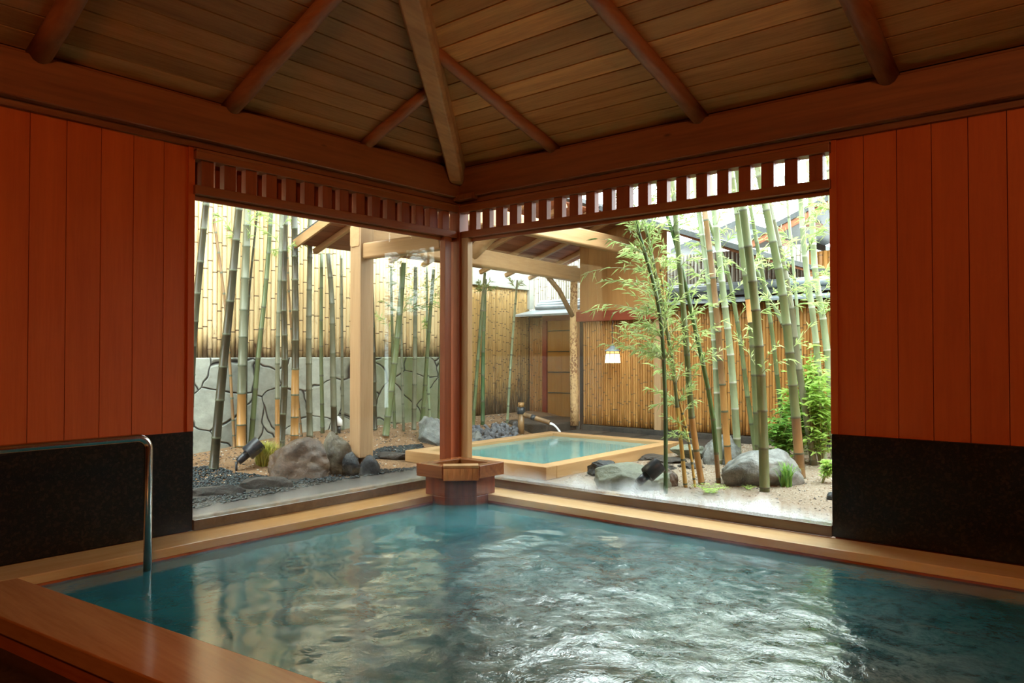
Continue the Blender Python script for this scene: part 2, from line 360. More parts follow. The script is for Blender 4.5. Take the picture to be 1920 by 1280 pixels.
# ------------------------------------------------------------------ constants of the room
WL, WR = -2.38, 3.09           # window jambs: left wall at y=WL, right wall at x=WR
ZH, ZB, ZT = 2.07, 2.40, 2.64  # lattice foot, beam foot, beam top
SA, SB = .37, .28              # slopes of the two ceilings
FX, FY = 7.6, -7.8             # far ends of the room
def struct(o): o['kind']='structure'; return o

# left wall: boards with granite dado
mb=MB(); y=WL
k=0
while y>FY:
    w=.178; mb.box(-.02,.0 if k else .0,y-w+.004,y,.60,ZB,0,U(.3,.7)); y-=w; k+=1
mb.box(-.12,-.02,FY,WL,-.3,ZB,0,.5)
wl=struct(mb.build('wall_left',M['board']))
MB().box(-.02,.025,FY,WL+.005,.0,.605,0).build('granite_dado',M['granite'],wl,.004)
MB().box(-.03,.012,WL-.03,WL+.012,.605,ZB).build('edge_board',M['board'],wl,.002)
mb=MB(); x=WR
while x<FX:
    w=.176; mb.box(x+.004,x+w,0,.02,.60,ZB,0,U(.3,.7)); x+=w
mb.box(WR,FX,.02,.12,-.3,ZB,0,.5)
wr=struct(mb.build('wall_right',M['board']))
MB().box(WR-.005,FX,-.025,.02,0,.605).build('granite_dado',M['granite'],wr,.004)
MB().box(WR-.012,WR+.03,-.012,.03,.605,ZB).build('edge_board',M['board'],wr,.002)
# walls behind the camera
mb=MB()
for i in range(44): mb.box(i*.178-.1,i*.178+.074,FY-.02,FY,-.15,4.1,0,U(.3,.7))
mb.box(-.12,FX+.1,FY-.12,FY-.02,-.3,4.1); struct(mb.build('wall_front',M['board']))
mb=MB()
for i in range(45): mb.box(FX,FX+.02,FY+i*.178,FY+i*.178+.174,-.15,4.1,0,U(.3,.7))
mb.box(FX+.02,FX+.12,FY-.1,.12,-.3,4.1); struct(mb.build('wall_side',M['board']))
# floor around the bath
mb=MB(); 
mb.prism([(.0,-3.66+.0),(.0,FY),(FX,FY),(FX,-2.85)],-.30,-.14)
struct(mb.build('floor',M['floor']))

# beams on top of the walls
b=MB(); b.beam((-.1,.02-.05,(ZB+ZT)/2),(FX,.02-.05,(ZB+ZT)/2),.12,ZT-ZB,ch=.05)
b.box(-.1,FX,-.03,.12,ZB-.04,ZB); b.box(-.1,FX,-.015,.11,ZB,ZT+.034)
struct(b.build('trim_1',M['beam_x']))
b=MB(); b.beam((.03,.10,(ZB+ZT)/2),(.03,FY,(ZB+ZT)/2),.12,ZT-ZB,ch=.05)
b.box(-.12,.03,FY,-.01,ZB-.04,ZB); b.box(-.11,.015,FY,-.016,ZB,ZT+.034)
b.beam((.05,-.085,ZB+.0),(.26,-.085,ZB+.0),.07,.05)
struct(b.build('trim_2',M['beam_y']))
# ceiling
def zc(x,y): return min(ZT+.03+SA*x, ZT+.03-SB*y)
ceil=MB()
w=.16; s=.02; i=0
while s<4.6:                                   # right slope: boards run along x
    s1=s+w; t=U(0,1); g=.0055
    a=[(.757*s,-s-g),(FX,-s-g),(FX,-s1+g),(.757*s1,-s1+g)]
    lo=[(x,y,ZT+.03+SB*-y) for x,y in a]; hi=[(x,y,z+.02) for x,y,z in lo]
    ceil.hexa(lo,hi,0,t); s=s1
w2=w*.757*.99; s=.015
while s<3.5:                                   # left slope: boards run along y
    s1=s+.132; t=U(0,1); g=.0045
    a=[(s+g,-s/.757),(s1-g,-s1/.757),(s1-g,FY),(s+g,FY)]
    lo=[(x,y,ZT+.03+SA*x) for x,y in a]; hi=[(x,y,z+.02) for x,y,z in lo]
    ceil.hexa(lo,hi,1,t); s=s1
# roof deck over the boards with its eaves outside
e=1.0; e2=.62
def deck(pts,th,m):
    lo=pts; hi=[(x,y,z+th) for x,y,z in pts]; ceil.hexa(lo,hi,m,.3)
zr=lambda y: ZT+.052-SB*y; zl=lambda x: ZT+.052+SA*x
deck([(-.757*e2,e2,zr(e2)),(FX+.2,e2,zr(e2)),(FX+.2,-4.7,zr(-4.7)),(.757*4.7,-4.7,zr(-4.7))],.08,2)
deck([(-e,.04,zl(-e)),(-.02,.04,zl(-.02)),(-.02,FY-.2,zl(-.02)),(-e,FY-.2,zl(-e))],.08,2)
deck([(-.03,.04,zl(-.03)),(3.56,-4.7,zl(3.56)),(3.56,FY-.2,zl(3.56)),(-.03,FY-.2,zl(-.03))],.08,2)
ceil.box(3.4,FX+.2,FY-.2,-4.5,3.95,4.1,2,.5)
ce=struct(ceil.build('ceiling',[M['ceil_lit_x'],M['ceil_y'],M['soffit']]))
ceil=None
def rz(x,y): return zc(x,y)-.03
for xr,rr in ((1.06,.042),(2.27,.05),(3.42,.055),(4.7,.055),(6.0,.055)):
    yend=-min(4.4,xr/.757)
    mb=MB(); n=8; pts=[]
    for k in range(n+1):
        y=-.04+(yend+.04)*k/n; pts.append((xr+.004*math.sin(k*1.7),y,ZT+.03-SB*y-rr*.75))
    mb.tube(pts,[rr*(1.08-.02*k) for k in range(n+1)],14); mb.build('rafter',M['log_y'],ce)
for yr,rr in ((-1.06,.042),(-2.16,.052),(-3.25,.055),(-4.4,.055),(-5.6,.055)):
    xend=min(3.3,-yr*.757)
    mb=MB(); pts=[]
    for k in range(9):
        x=.04+(xend-.04)*k/8; pts.append((x,yr+.004*math.sin(k*2.1),ZT+.03+SA*x-rr*.75))
    mb.tube(pts,[rr*(1.08-.02*k) for k in range(9)],14); mb.build('rafter',M['log'],ce)
mb=MB(); vs=[]
hd=Vector((.757,-1,0)).normalized(); hr=Vector((hd.y,-hd.x,0))
prof=lambda w,h:[(-w,0),(-w,-h*.75),(-w*.72,-h),(w*.72,-h),(w,-h*.75),(w,0)]
ks=[.02,.10,.22,.5,1.,1.7,2.6,3.6,4.6]
rows=[]
for k in ks:
    P=Vector((.757*k,-k,ZT+.05+SB*k)); wv=.060+.012*min(k,1.2)+.003*math.sin(k*5); hv=(.10+.06*sm(0,.3,k))
    rows.append([P+hr*a+Vector((0,0,bq)) for a,bq in prof(wv,hv+ (0.09 if k<.3 else .03))])
V=[q for r in rows for q in r]; FS=[]
for i in range(len(rows)-1):
    for j in range(6): FS.append((i*6+j,i*6+(j+1)%6,(i+1)*6+(j+1)%6,(i+1)*6+j))
FS+= [tuple(range(5,-1,-1)),tuple((len(rows)-1)*6+j for j in range(6))]
mb.add(V,FS); mb.build('hip_beam',M['hip'],ce,.008)

# corner post
mb=MB(); mb.box(-.07,.045,-.045,.07,0.0,ZB-.04); mb.box(-.03,.058,-.058,.03,0,ZB-.04)
cp=struct(mb.build('trim_3',M['trim_z'],bevel=.004))
# windows: frame, lattice, pane, sill
def window(side, name, j):
    # everything laid out along s (distance from the corner) and t (inward +)
    def bx(m,s0,s1,t0,t1,z0,z1,mi=0,ti=.5):
        if side=='R': m.box(s0,s1,-t1,-t0,z0,z1,mi,ti)
        else: m.box(t0,t1,-s1,-s0,z0,z1,mi,ti)
    T=M['trim_x'] if side=='R' else M['trim_y']
    f=MB(); bx(f,.06,j,-.05,.04,ZH,ZH+.055); bx(f,.06,j,-.05,.05,ZH+.215,ZH+.275,0,.4); bx(f,.06,j,-.03,.02,ZH+.275,ZB-.03,0,.2)
    bx(f,.06,j,-.05,.055,ZH+.262,ZH+.278)
    bx(f,.06,j,-.045,-.02,ZH-.028,ZH,0,.9)
    o=struct(f.build(name,T,bevel=.003))
    # slats
    l=MB(); n=int(round((j-.12)/.147)); 
    for i in range(n):
        s=.10+(j-.12)*(i+.28)/n; bx(l,s,s+.080,-.034,.022,ZH+.05,ZH+.22,0,U(.2,.8))
    if side=='R': bx(l,1.60,1.70,-.03,.03,ZH+.05,ZH+.22)
    if side=='L':
        for i in range(n): s=.14+(j-.12)*(i+.28)/n; bx(l,s,s+.05,-.10,-.075,ZH+.05,ZH+.26,0,U(.1,.5))
    l.build('lattice',M['trim_z'],o,.002)
    st=MB(); s0=.13 if side=='R' else .20
    bx(st,s0-.075,s0,-.03,.03,.06,ZH)
    st.build('stile',M['pale_z'] if side=='R' else M['trim_z'],o,.003)
    sb=MB(); bx(sb,.05,j,-.10,.05,-.0,.066)
    sb.build('sill',M['sillw'],o,.004)
    g=MB()
    if side=='R': g.box(s0,j,.028,.034,.062,ZH)
    else: g.box(-.034,-.028,-j,-s0,.062,ZH)
    g.build('glass_pane',M['glass'] if side=='R' else M['glass_l'],o)
    return o
window('R','window_1',WR); window('L','window_2',-WL)

# ------------------------------------------------------------------ sunken bath
bath=tag(empty('sunken_bath',(3,-1.8,-.9)),'large indoor sunken bath edged with pale cypress coping','bath')
yf=lambda x: -3.40+.118*(x-.32)          # inner edge of the slanting near side
mb=MB(); mb.box(.05,FX-.02,-.32,-.05,-.05,0)
mb.build('coping',M['cope_lit_x'],bath,.004)
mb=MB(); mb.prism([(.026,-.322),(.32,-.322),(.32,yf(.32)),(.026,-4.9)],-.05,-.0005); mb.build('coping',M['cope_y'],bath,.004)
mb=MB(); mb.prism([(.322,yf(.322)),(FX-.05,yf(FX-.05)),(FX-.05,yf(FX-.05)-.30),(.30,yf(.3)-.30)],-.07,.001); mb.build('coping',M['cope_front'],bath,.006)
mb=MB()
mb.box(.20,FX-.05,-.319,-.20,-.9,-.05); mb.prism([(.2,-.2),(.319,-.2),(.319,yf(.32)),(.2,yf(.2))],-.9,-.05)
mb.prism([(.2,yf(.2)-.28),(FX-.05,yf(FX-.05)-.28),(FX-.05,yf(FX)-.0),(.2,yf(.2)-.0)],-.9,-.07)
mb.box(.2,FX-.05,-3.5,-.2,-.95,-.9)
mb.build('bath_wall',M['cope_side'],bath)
# water surface with real waves
nx,ny=300,150; vs=[]; 
for i in range(nx+1):
    x=.321+(FX-.06-.321)*(i/nx)
    for j_ in range(ny+1):
        y0=-.321; y1=yf(x)-.0; y=y0+(y1-y0)*j_/ny
        reg=max(0,1-(((x-2.45)*.5)**2+((y+1.75)*.7)**2)**.5/1.25); reg=sm(0,.7,reg)
        p=Vector((x*1.0,y*1.0,0))
        h=.003*noise.noise(p*2.2)+.008*reg*noise.noise(p*4.5+Vector((3,1,0)))+.0055*reg*noise.noise(p*9+Vector((noise.noise(p*3),0,0)))
        vs.append((x,y,-.062+h))
fs=[(i*(ny+1)+j,i*(ny+1)+j+1,(i+1)*(ny+1)+j+1,(i+1)*(ny+1)+j) for i in range(nx) for j in range(ny)]
fs=[tuple(reversed(f)) for f in fs]
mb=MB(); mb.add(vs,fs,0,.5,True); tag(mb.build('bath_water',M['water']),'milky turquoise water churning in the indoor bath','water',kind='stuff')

# thin steam drifting low over the hot water
def steam():
    m=bpy.data.materials.new('steam'); m.use_nodes=True; nt=m.node_tree; nt.nodes.clear(); out=nt.nodes.new('ShaderNodeOutputMaterial')
    v=N(nt,'ShaderNodeVolumeScatter'); v.inputs['Color'].default_value=(.9,.95,1,1); v.inputs['Anisotropy'].default_value=.3
    n=noise_(nt,coords(nt,(1,1,1.6),True),2.1,3,.6,.6); sp=N(nt,'ShaderNodeSeparateXYZ'); nt.links.new(coords(nt,world=True),sp.inputs[0])
    f=math_(nt,'MULTIPLY',ramp(nt,n,.46,.75),ramp(nt,sp.outputs[2],.22,-.03)); nt.links.new(math_(nt,'MULTIPLY',f,.55),v.inputs['Density'])
    nt.links.new(v.outputs[0],out.inputs['Volume']); return m
tag(MB().box(.34,6.2,-2.95,-.34,-.035,.23).build('steam',steam()),'thin white steam drifting low over the indoor bath water','steam',kind='stuff')
# handrail
h=empty('handrail',(.45,-2.84,0)); tag(h,'bent steel handrail rising from the bath water by the granite dado','handrail')
pts=[Vector((.45,-2.84,-.35)),Vector((.45,-2.84,.58))]
for k in range(1,7):
    a=PI/2*k/6; pts.append(Vector((.45,-2.84-.06*(1-math.cos(a)),.58+.06*math.sin(a))))
pts+= [Vector((.45,-4.3,.64))]
for k in range(1,7):
    a=PI/2*k/6; pts.append(Vector((.45,-4.3-.06*math.sin(a),.58+.06*math.cos(a))))
pts+= [Vector((.45,-4.36,-.001))]
MB().tube(pts,.021,16).build('rail',M['steel'],h)
MB().tube([(.45,-4.36,-.0005),(.45,-4.36,.012)],.045,16).build('floor_flange',M['steel'],h)

# wooden spout box on the corner
sb=empty('spout_box',(.42,-.44,0)); tag(sb,'wet wooden inlet box with a chamfered lip at the bath corner, below the post','water inlet')
ch=lambda a,b,c:[(a,-a),(a,-b),(b-c,-b),(b,-b+c),(b,-a)]
def frame_(outer,inner,z0,z1,m,t=.5):
    mbx=MB(); n=len(outer)
    for i in range(n):
        o0,o1,i0,i1=outer[i],outer[(i+1)%n],inner[i],inner[(i+1)%n]
        mbx.hexa([(*o0,z0),(*i0,z0),(*i1,z0),(*o1,z0)][::-1],[(*o0,z1),(*i0,z1),(*i1,z1),(*o1,z1)][::-1],0,U(.2,.9))
    return mbx
a,b_=.20,.68
frame_(ch(a,b_,.20),ch(a+.085,b_-.085,.15),.145,.24,0).build('rim',M['spoutbox'],sb,.003)
body=MB(); body.prism(ch(a+.045,b_-.055,.17),.001,.145)
body.prism([(.322,-.322),(.322,-.625),(.455,-.625),(.625,-.455),(.625,-.322)],-.12,.0005)
body.build('body',M['spoutdark'],sb,.003)
MB().prism(ch(a+.09,b_-.09,.14),.175,.185).build('inner_water',M['water2'],sb)
# lip: a tilted pale board at the chamfer with a darker apron under it
c0=Vector((.475,-.68,.225)); c1=Vector((.68,-.475,.225)); out_=Vector((1,-1,0)).normalized()
l=MB(); A=c0+(c1-c0)*.04; B=c1-(c1-c0)*.04
l.hexa([A-out_*.10+Vector((0,0,-.0)),A+out_*.012-Vector((0,0,.0)),B+out_*.012,B-out_*.10],[A-out_*.10+Vector((0,0,.02)),A+out_*.012+Vector((0,0,.02)),B+out_*.012+Vector((0,0,.02)),B-out_*.10+Vector((0,0,.02))])
l.build('lip',M['pale_z'],sb,.002)
l=MB(); q=Vector((0,0,1))
l.hexa([A+out_*.002-q*.10,A+out_*.035-q*.09,B+out_*.035-q*.09,B+out_*.002-q*.10],[A+out_*.002,A+out_*.014,B+out_*.014,B+out_*.002])
l.build('apron',M['spoutdark'],sb,.002)

# ------------------------------------------------------------------ garden ground
n=70; vs=[]; fs=[]
xs=[-4.2+11.2*i/125 for i in range(126)]; ys=[-9.5+17.5*i/190 for i in range(191)]
idx={}
for i,x in enumerate(xs):
    for j,y in enumerate(ys):
        idx[i,j]=len(vs); zz=ground(x,y)+.012*noise.noise((x*5,y*5,0))
        if x>-.13 and y<.13: zz=-.32
        vs.append((x,y,zz))
for i in range(125):
    for j in range(190): fs.append((idx[i,j],idx[i+1,j],idx[i+1,j+1],idx[i,j+1]))
mb=MB(); mb.add(vs,fs,0,.5,True); o=mb.build('ground',M['soil']); tag(o,'sandy brown garden soil around tub and bamboos','soil',kind='structure')
# concrete apron outside the left window
mb=MB(); mb.box(-1.35,-.11,-3.0,-.45,-.2,-.035); mb.prism([(-1.0,-.44),(-.11,-.44),(-.11,.60),(-1.0,.60)],-.2,-.036)
tag(mb.build('paving_slab',M['kerb']),'wet grey paving strip outside the left window','paving',kind='structure')

# ------------------------------------------------------------------ bamboo cane screens
def canes(along, fixed, a0, a1, z0, z1, r, mats, name, parent, node=.28, zvar=0, seg=7):
    mb=MB(); p=a0
    while p<a1:
        rr=r*U(.85,1.12); p+=rr; t=U(0,1); z=z0+U(-zvar,zvar); top=z1+U(-zvar,zvar)
        hs=[z]; z+=U(.05,node); prof=[rr]; ms=[]
        while z<top-.03:
            hs+=[z-.006,z+.006]; prof+=[rr*1.06,rr*1.06]; ms+=[0,1]; z+=node*U(.75,1.25)
        hs.append(top); prof.append(rr); ms.append(0)
        f=fixed+U(-.004,.004)
        pts=[((p,f,q) if along=='x' else (f,p,q)) for q in hs]
        mb.tube(pts,prof,seg,0,t,True,lambda i,ms=ms: ms[i])
        p+=rr
    return mb.build(name,mats,parent)
fa=empty('bamboo_screen',(-3.02,-.3,1.04)); tag(fa,'tall pale bamboo cane screen standing on the crazy stone wall','fence')
canes('y',-3.02,-7.5,3.30,1.042,3.7,.027,[M['cane_pale'],M['node']],'cane_panel',fa,.34,.0)
MB().box(-3.09,-3.05,-9.0,3.36,1.041,3.7).build('backing',M['ltdark'],fa)
mb=MB(); mb.box(-3.28,-2.98,-9.3,3.35,-.4,1.04)
tag(mb.build('stone_wall',M['crazy'],bevel=.008),'grey crazy-jointed retaining wall below the pale bamboo screen','wall')
fb=empty('bamboo_screen',(-3.02,4.1,.1)); tag(fb,'weathered golden bamboo screen below the plaster rail, left of the door','fence')
canes('y',-3.02,3.38,4.74,.15,2.10,.019,[M['cane_mid'],M['node']],'cane_panel',fb,.22)
MB().box(-3.09,-3.04,3.38,4.8,.15,2.10).build('backing',M['ltdark'],fb)
MB().box(-3.09,-2.96,3.38,4.8,2.10,2.36).build('plaster_rail',M['plaster'],fb,.004)
MB().box(-3.1,-2.93,3.36,4.8,.05,.148).build('plinth',M['kerb'],fb,.006)
MB().box(-3.09,-2.95,4.70,4.80,1.80,2.36).build('end_post',M['plaster'],fb)
# far wall: bamboo panel, posts, plinth, door
fc=empty('bamboo_screen',(1,4.12,.05)); tag(fc,'long golden bamboo wall behind the outdoor tub, with a dark stone plinth','fence')
canes('x',4.12,-1.52,5.6,.10,1.70,.0185,[M['cane_gold'],M['node']],'cane_panel',fc,.3)
MB().box(-1.6,5.6,4.14,4.2,-.1,1.72).build('backing',M['ltdark'],fc)
MB().box(-1.5,5.6,4.03,4.2,-.2,.095).build('plinth',M['kerb'],fc,.01)
MB().box(-.36,-.26,4.04,4.14,.08,1.70).build('post',M['shel_z'],fc,.006)
mb=MB(); mb.hexa([(-.18,3.86,1.70),(5.6,3.86,1.70),(5.6,4.35,1.80),(-.18,4.35,1.80)],[(-.18,3.86,1.725),(5.6,3.86,1.725),(5.6,4.35,1.83),(-.18,4.35,1.83)],0,.5)
mb.hexa([(-.2,4.05,1.80),(4.6,4.05,1.80),(4.6,4.38,1.80),(-.2,4.38,1.80)],[(-.2,4.12,1.90),(4.6,4.12,1.90),(4.6,4.35,1.90),(-.2,4.35,1.90)],1,.5)
for k in range(3): mb.tube([(-.2,4.10+.09*k,1.90+.03*(k%2)),(4.6,4.10+.09*k,1.90+.03*(k%2))],.045,10,0)
mb.build('tiled_cap',[M['tilef'],M['pebw']],fc)
# grey cane screen behind, above the cap
fd=empty('bamboo_screen',(-.5,6,1.9)); tag(fd,'pale grey cane screen showing above the slate cap behind the far wall','fence')
canes('x',6.0,-3.8,.95,1.2,2.62,.03,[M['cane_grey'],M['node']],'cane_panel',fd,.4)
MB().box(-3.8,.95,6.05,6.09,1.2,2.6).build('backing',M['ltdark'],fd)
fg=empty('bamboo_screen',(5.6,2,0)); tag(fg,'tall golden bamboo screen closing the garden on the right, out beyond the orange wall','fence')
canes('y',5.6,.95,4.0,-.1,3.2,.03,[M['cane_gold'],M['node']],'cane_panel',fg,.4)
MB().box(5.64,5.7,.9,4.0,-.1,3.25).build('backing',M['ltdark'],fg)
# door recess
dr=empty('door_1',(-2.4,4.76,.1)); dr['kind']='structure'; dr['label']='yellow-brown garden door crossed by four thin bars'
mb=MB()
for k in range(5): mb.box(-2.62+k*.14,-2.62+k*.14+.138,4.735,4.765,.12,1.60,0,U(.3,.7))
leaf_=mb.build('door_leaf',M['doorw'],dr)
mb=MB(); mb.box(-2.70,-2.62,4.70,4.78,.10,1.62); mb.box(-1.92,-1.84,4.70,4.78,.10,1.62); mb.box(-2.70,-1.84,4.70,4.78,1.60,1.70); mb.build('door_frame',M['lintel'],dr,.004)
mb=MB()
for z in (.48,.80,1.12,1.44): mb.tube([(-2.60,4.725,z),(-2.2,4.722,z+.004),(-1.94,4.725,z)],.008,6)
mb.build('crossbars',M['culm_dark'],leaf_)
MB().tube([(-1.97,4.70,.98),(-1.90,4.70,.98)],.010,8).build('door_handle',M['dark'],leaf_)
ws=empty('wall_back',(-2,4.8,0)); ws['kind']='structure'
canes('x',4.76,-3.0,-2.70,.14,1.66,.0185,[M['cane_gold'],M['node']],'cane_panel',ws,.3)
MB().box(-3.1,-1.5,4.80,4.9,-.1,1.72).build('backing',M['ltdark'],ws)
MB().box(-1.83,-1.55,4.70,4.80,.0,1.72).build('side_panel',M['gable'],ws)
MB().box(-1.72,-1.65,4.15,4.69,.0,1.72).build('return_panel',M['gable'],ws)
cpn=MB(); cpn.hexa([(-3.0,4.35,1.66),(-1.62,4.35,1.66),(-1.62,4.95,1.78),(-3.0,4.95,1.78)],[(-3.0,4.35,1.69),(-1.62,4.35,1.69),(-1.62,4.95,1.81),(-3.0,4.95,1.81)],1,.5)
for k in range(3): cpn.tube([(-2.9,4.80+.05*k,1.82+.045*k),(-1.55,4.80+.05*k,1.82+.045*k)],.035,10,0)
cpn.build('canopy_roof',[M['tilef'],M['tilef']],ws)
fe=empty('bamboo_screen',(-2.3,5.3,1.9)); tag(fe,'short pale cane screen above the little slate canopy over the door','fence')
canes('x',5.3,-3.6,-1.2,1.5,2.7,.024,[M['cane_grey'],M['node']],'cane_panel',fe,.3)

# ------------------------------------------------------------------ shelter over the outdoor tub
sh=empty('bath_shelter',(-1.3,2,0)); tag(sh,'open timber shelter with sloping dark roof over the outdoor tub','shelter')
XE,ZE,XR,ZR=-2.50,2.27,-.70,2.88
zs=lambda x: ZE+(ZR-ZE)*(x-XE)/(XR-XE)
MB().box(-1.30,-1.14,-.15,.01,.10,2.40).build('square_post',M['shel_z'],sh,.01)
MB().tube([(-1.22,-.07,.03),(-1.22,-.07,.12)],.03,8).build('post_foot',M['culm_brown'],sh)
lg=MB(); pts=[(-1.60+.01*math.sin(k),4.0+.008*math.cos(k*1.3),.08+k*.28) for k in range(9)]
lg.tube(pts,[.062-.0015*k for k in range(9)],14); 
def spotted():
    m,nt,out=newmat('spotted bark log'); v=coords(nt,(1,1,.8),True); n=noise_(nt,v,38,3,.6); n2=noise_(nt,v,2.2,2)
    f=math_(nt,'MULTIPLY',ramp(nt,n,.47,.56),ramp(nt,n2,.38,.5)); bsdf(nt,out,mixc(nt,f,(.56,.36,.17),(.22,.10,.04)),.5,.3,n,.3,.01); return m
lg.build('log_post',spotted(),sh)
MB().beam((-1.22,-.16,2.20),(-1.60,4.2,2.20),.13,.20).build('main_beam',M['shel_y'],sh,.006)
MB().beam((-1.32,-.07,2.06),(-.12,-.07,2.06),.11,.15).build('tie_beam',M['shel_x'],sh,.006)
MB().beam((XR,.15,2.50),(XR,4.3,2.50),.13,.20).build('ridge_beam',M['shel_y'],sh,.006)
mb=MB(); pts=[]
for k in range(9):
    t=k/8; pts.append((-1.42+.72*t,1.62,2.18+.30*math.sin(t*PI/2)))
mb.tube(pts,[.07+.01*math.sin(k) for k in range(9)],12); mb.build('curved_strut',M['shel_x'],sh)
MB().tube([(-1.57,3.35,2.12),(-1.58,3.62,1.95),(-1.60,3.96,1.62)],.035,10).build('diagonal_brace',M['culm_brown'],sh)
mb=MB(); n=12
for k in range(15):
    x0=XE+(XR-XE)*k/15; x1=XE+(XR-XE)*(k+1)/15-.004
    mb.hexa([(x0,.12,zs(x0)),(x1,.12,zs(x1)),(x1,4.5,zs(x1)),(x0,4.5,zs(x0))],[(x0,.12,zs(x0)+.03),(x1,.12,zs(x1)+.03),(x1,4.5,zs(x1)+.03),(x0,4.5,zs(x0)+.03)],0,U(0,1))
mb.hexa([(XE-.05,.05,zs(XE-.05)+.03),(XR+.05,.05,zs(XR)+.03),(XR+.05,4.55,zs(XR)+.03),(XE-.05,4.55,zs(XE-.05)+.03)],[(XE-.05,.05,zs(XE-.05)+.08),(XR+.05,.05,zs(XR)+.08),(XR+.05,4.55,zs(XR)+.08),(XE-.05,4.55,zs(XE-.05)+.08)],1)
mb.build('roof_slope',[M['soffit'],M['pebw']],sh)
# the other slope only covers the far end, over the boarded gable
mb=MB(); zs2=lambda x: ZR-(ZR-ZE)/(XR-XE)*(x-XR)*1.12
x1=1.25
mb.hexa([(XR,3.3,zs2(XR)),(x1,3.3,zs2(x1)),(x1,6.2,zs2(x1)),(XR,6.2,zs2(XR))],[(XR,3.3,zs2(XR)+.03),(x1,3.3,zs2(x1)+.03),(x1,6.2,zs2(x1)+.03),(XR,6.2,zs2(XR)+.03)],0,.4)
mb.hexa([(XR-.05,3.2,zs2(XR)+.03),(x1+.05,3.2,zs2(x1)+.02),(x1+.05,6.3,zs2(x1)+.02),(XR-.05,6.3,zs2(XR)+.03)],[(XR-.05,3.2,zs2(XR)+.09),(x1+.05,3.2,zs2(x1)+.08),(x1+.05,6.3,zs2(x1)+.08),(XR-.05,6.3,zs2(XR)+.09)],1)
mb.build('roof_slope',[M['soffit'],M['pebw']],sh)
for k in range(8):
    y=.35+k*.55
    MB().beam((XE-.06,y,zs(XE)-.045),(XR,y,zs(XR)-.035),.055,.06,0,U(.2,.8)).build('rafter',M['shel_x'],sh)
mb=MB(); mb.beam((XE-.02,.06,zs(XE)+.0),(XR,.06,zs(XR)+.0),.03,.10); mb.build('verge_board',M['shel_x'],sh)
mb=MB()
for k in range(14):
    x=-1.52+k*.15; zt=min(zs(x),zs2(x) if x>XR else 9)
    zt1=min(zs(x+.148),zs2(x+.148) if x+.148>XR else 9)
    mb.add([(x,4.03,1.66),(x+.148,4.03,1.66),(x+.148,4.03,zt1),(x,4.03,zt),(x,4.06,1.66),(x+.148,4.06,1.66),(x+.148,4.06,zt1),(x,4.06,zt)],[(0,1,2,3),(7,6,5,4),(0,4,5,1),(1,5,6,2),(2,6,7,3),(3,7,4,0)],0,U(.2,.8))
    if x>-.45: break
mb.build('gable_boards',M['gable'],sh)
MB().box(-1.55,-.18,3.98,4.10,1.535,1.675).build('lintel',M['lintel'],sh,.005)
# lower roof of the neighbouring house on the right
hs=empty('neighbouring_house',(2,7,0)); tag(hs,'house with dark gabled roof and bamboo-clad wall seen beyond the slate cap','house')
canes('x',6.9,.62,4.6,1.8,2.62,.035,[M['cane_gold'],M['node']],'cane_panel',hs,.5)
MB().box(.62,4.6,6.95,7.2,0,2.3).build('wall',M['gable'],hs)
MB().box(.55,4.6,6.84,6.9,1.98,2.10).build('rail',M['plaster'],hs)
mb=MB()
for xa,za,xb,zb in ((-.05,2.72,1.6,3.40),(1.6,3.40,4.9,2.05)):
    mb.hexa([(xa,6.2,za),(xb,6.2,zb),(xb,8.5,zb),(xa,8.5,za)],[(xa,6.2,za+.08),(xb,6.2,zb+.08),(xb,8.5,zb+.08),(xa,8.5,za+.08)],0)
    mb.hexa([(xa,6.22,za-.1),(xb,6.22,zb-.1),(xb,6.26,zb-.1),(xa,6.26,za-.1)],[(xa,6.22,za),(xb,6.22,zb),(xb,6.26,zb),(xa,6.26,za)],1)
mb.build('roof',[M['pebw'],M['soffit']],hs)
for k in range(3): MB().beam((.3+k*.5,6.27,2.66+.412*(k*.5+.35)),(.3+k*.5,7.1,2.66+.412*(k*.5+.35)),.08,.10).build('rafter',M['soffit'],hs)
h2=empty('far_roof',(-1,8,0)); tag(h2,'low dark green roof showing far behind, between the two gables','roof')
mb=MB(); mb.hexa([(-2.2,8.0,2.95),(-.9,8.0,3.35),(-.9,9,3.35),(-2.2,9,2.95)],[(-2.2,8,3.05),(-.9,8,3.45),(-.9,9,3.45),(-2.2,9,3.05)]); mb.hexa([(-.9,8.0,3.35),(.6,8.0,2.75),(.6,9,2.75),(-.9,9,3.35)],[(-.9,8,3.45),(.6,8,2.85),(.6,9,2.85),(-.9,9,3.45)])
mb.build('roof_slab',M['pebw'],h2)
MB().box(-2,.4,8.1,8.9,0,2.8).build('wall',M['gable'],h2)

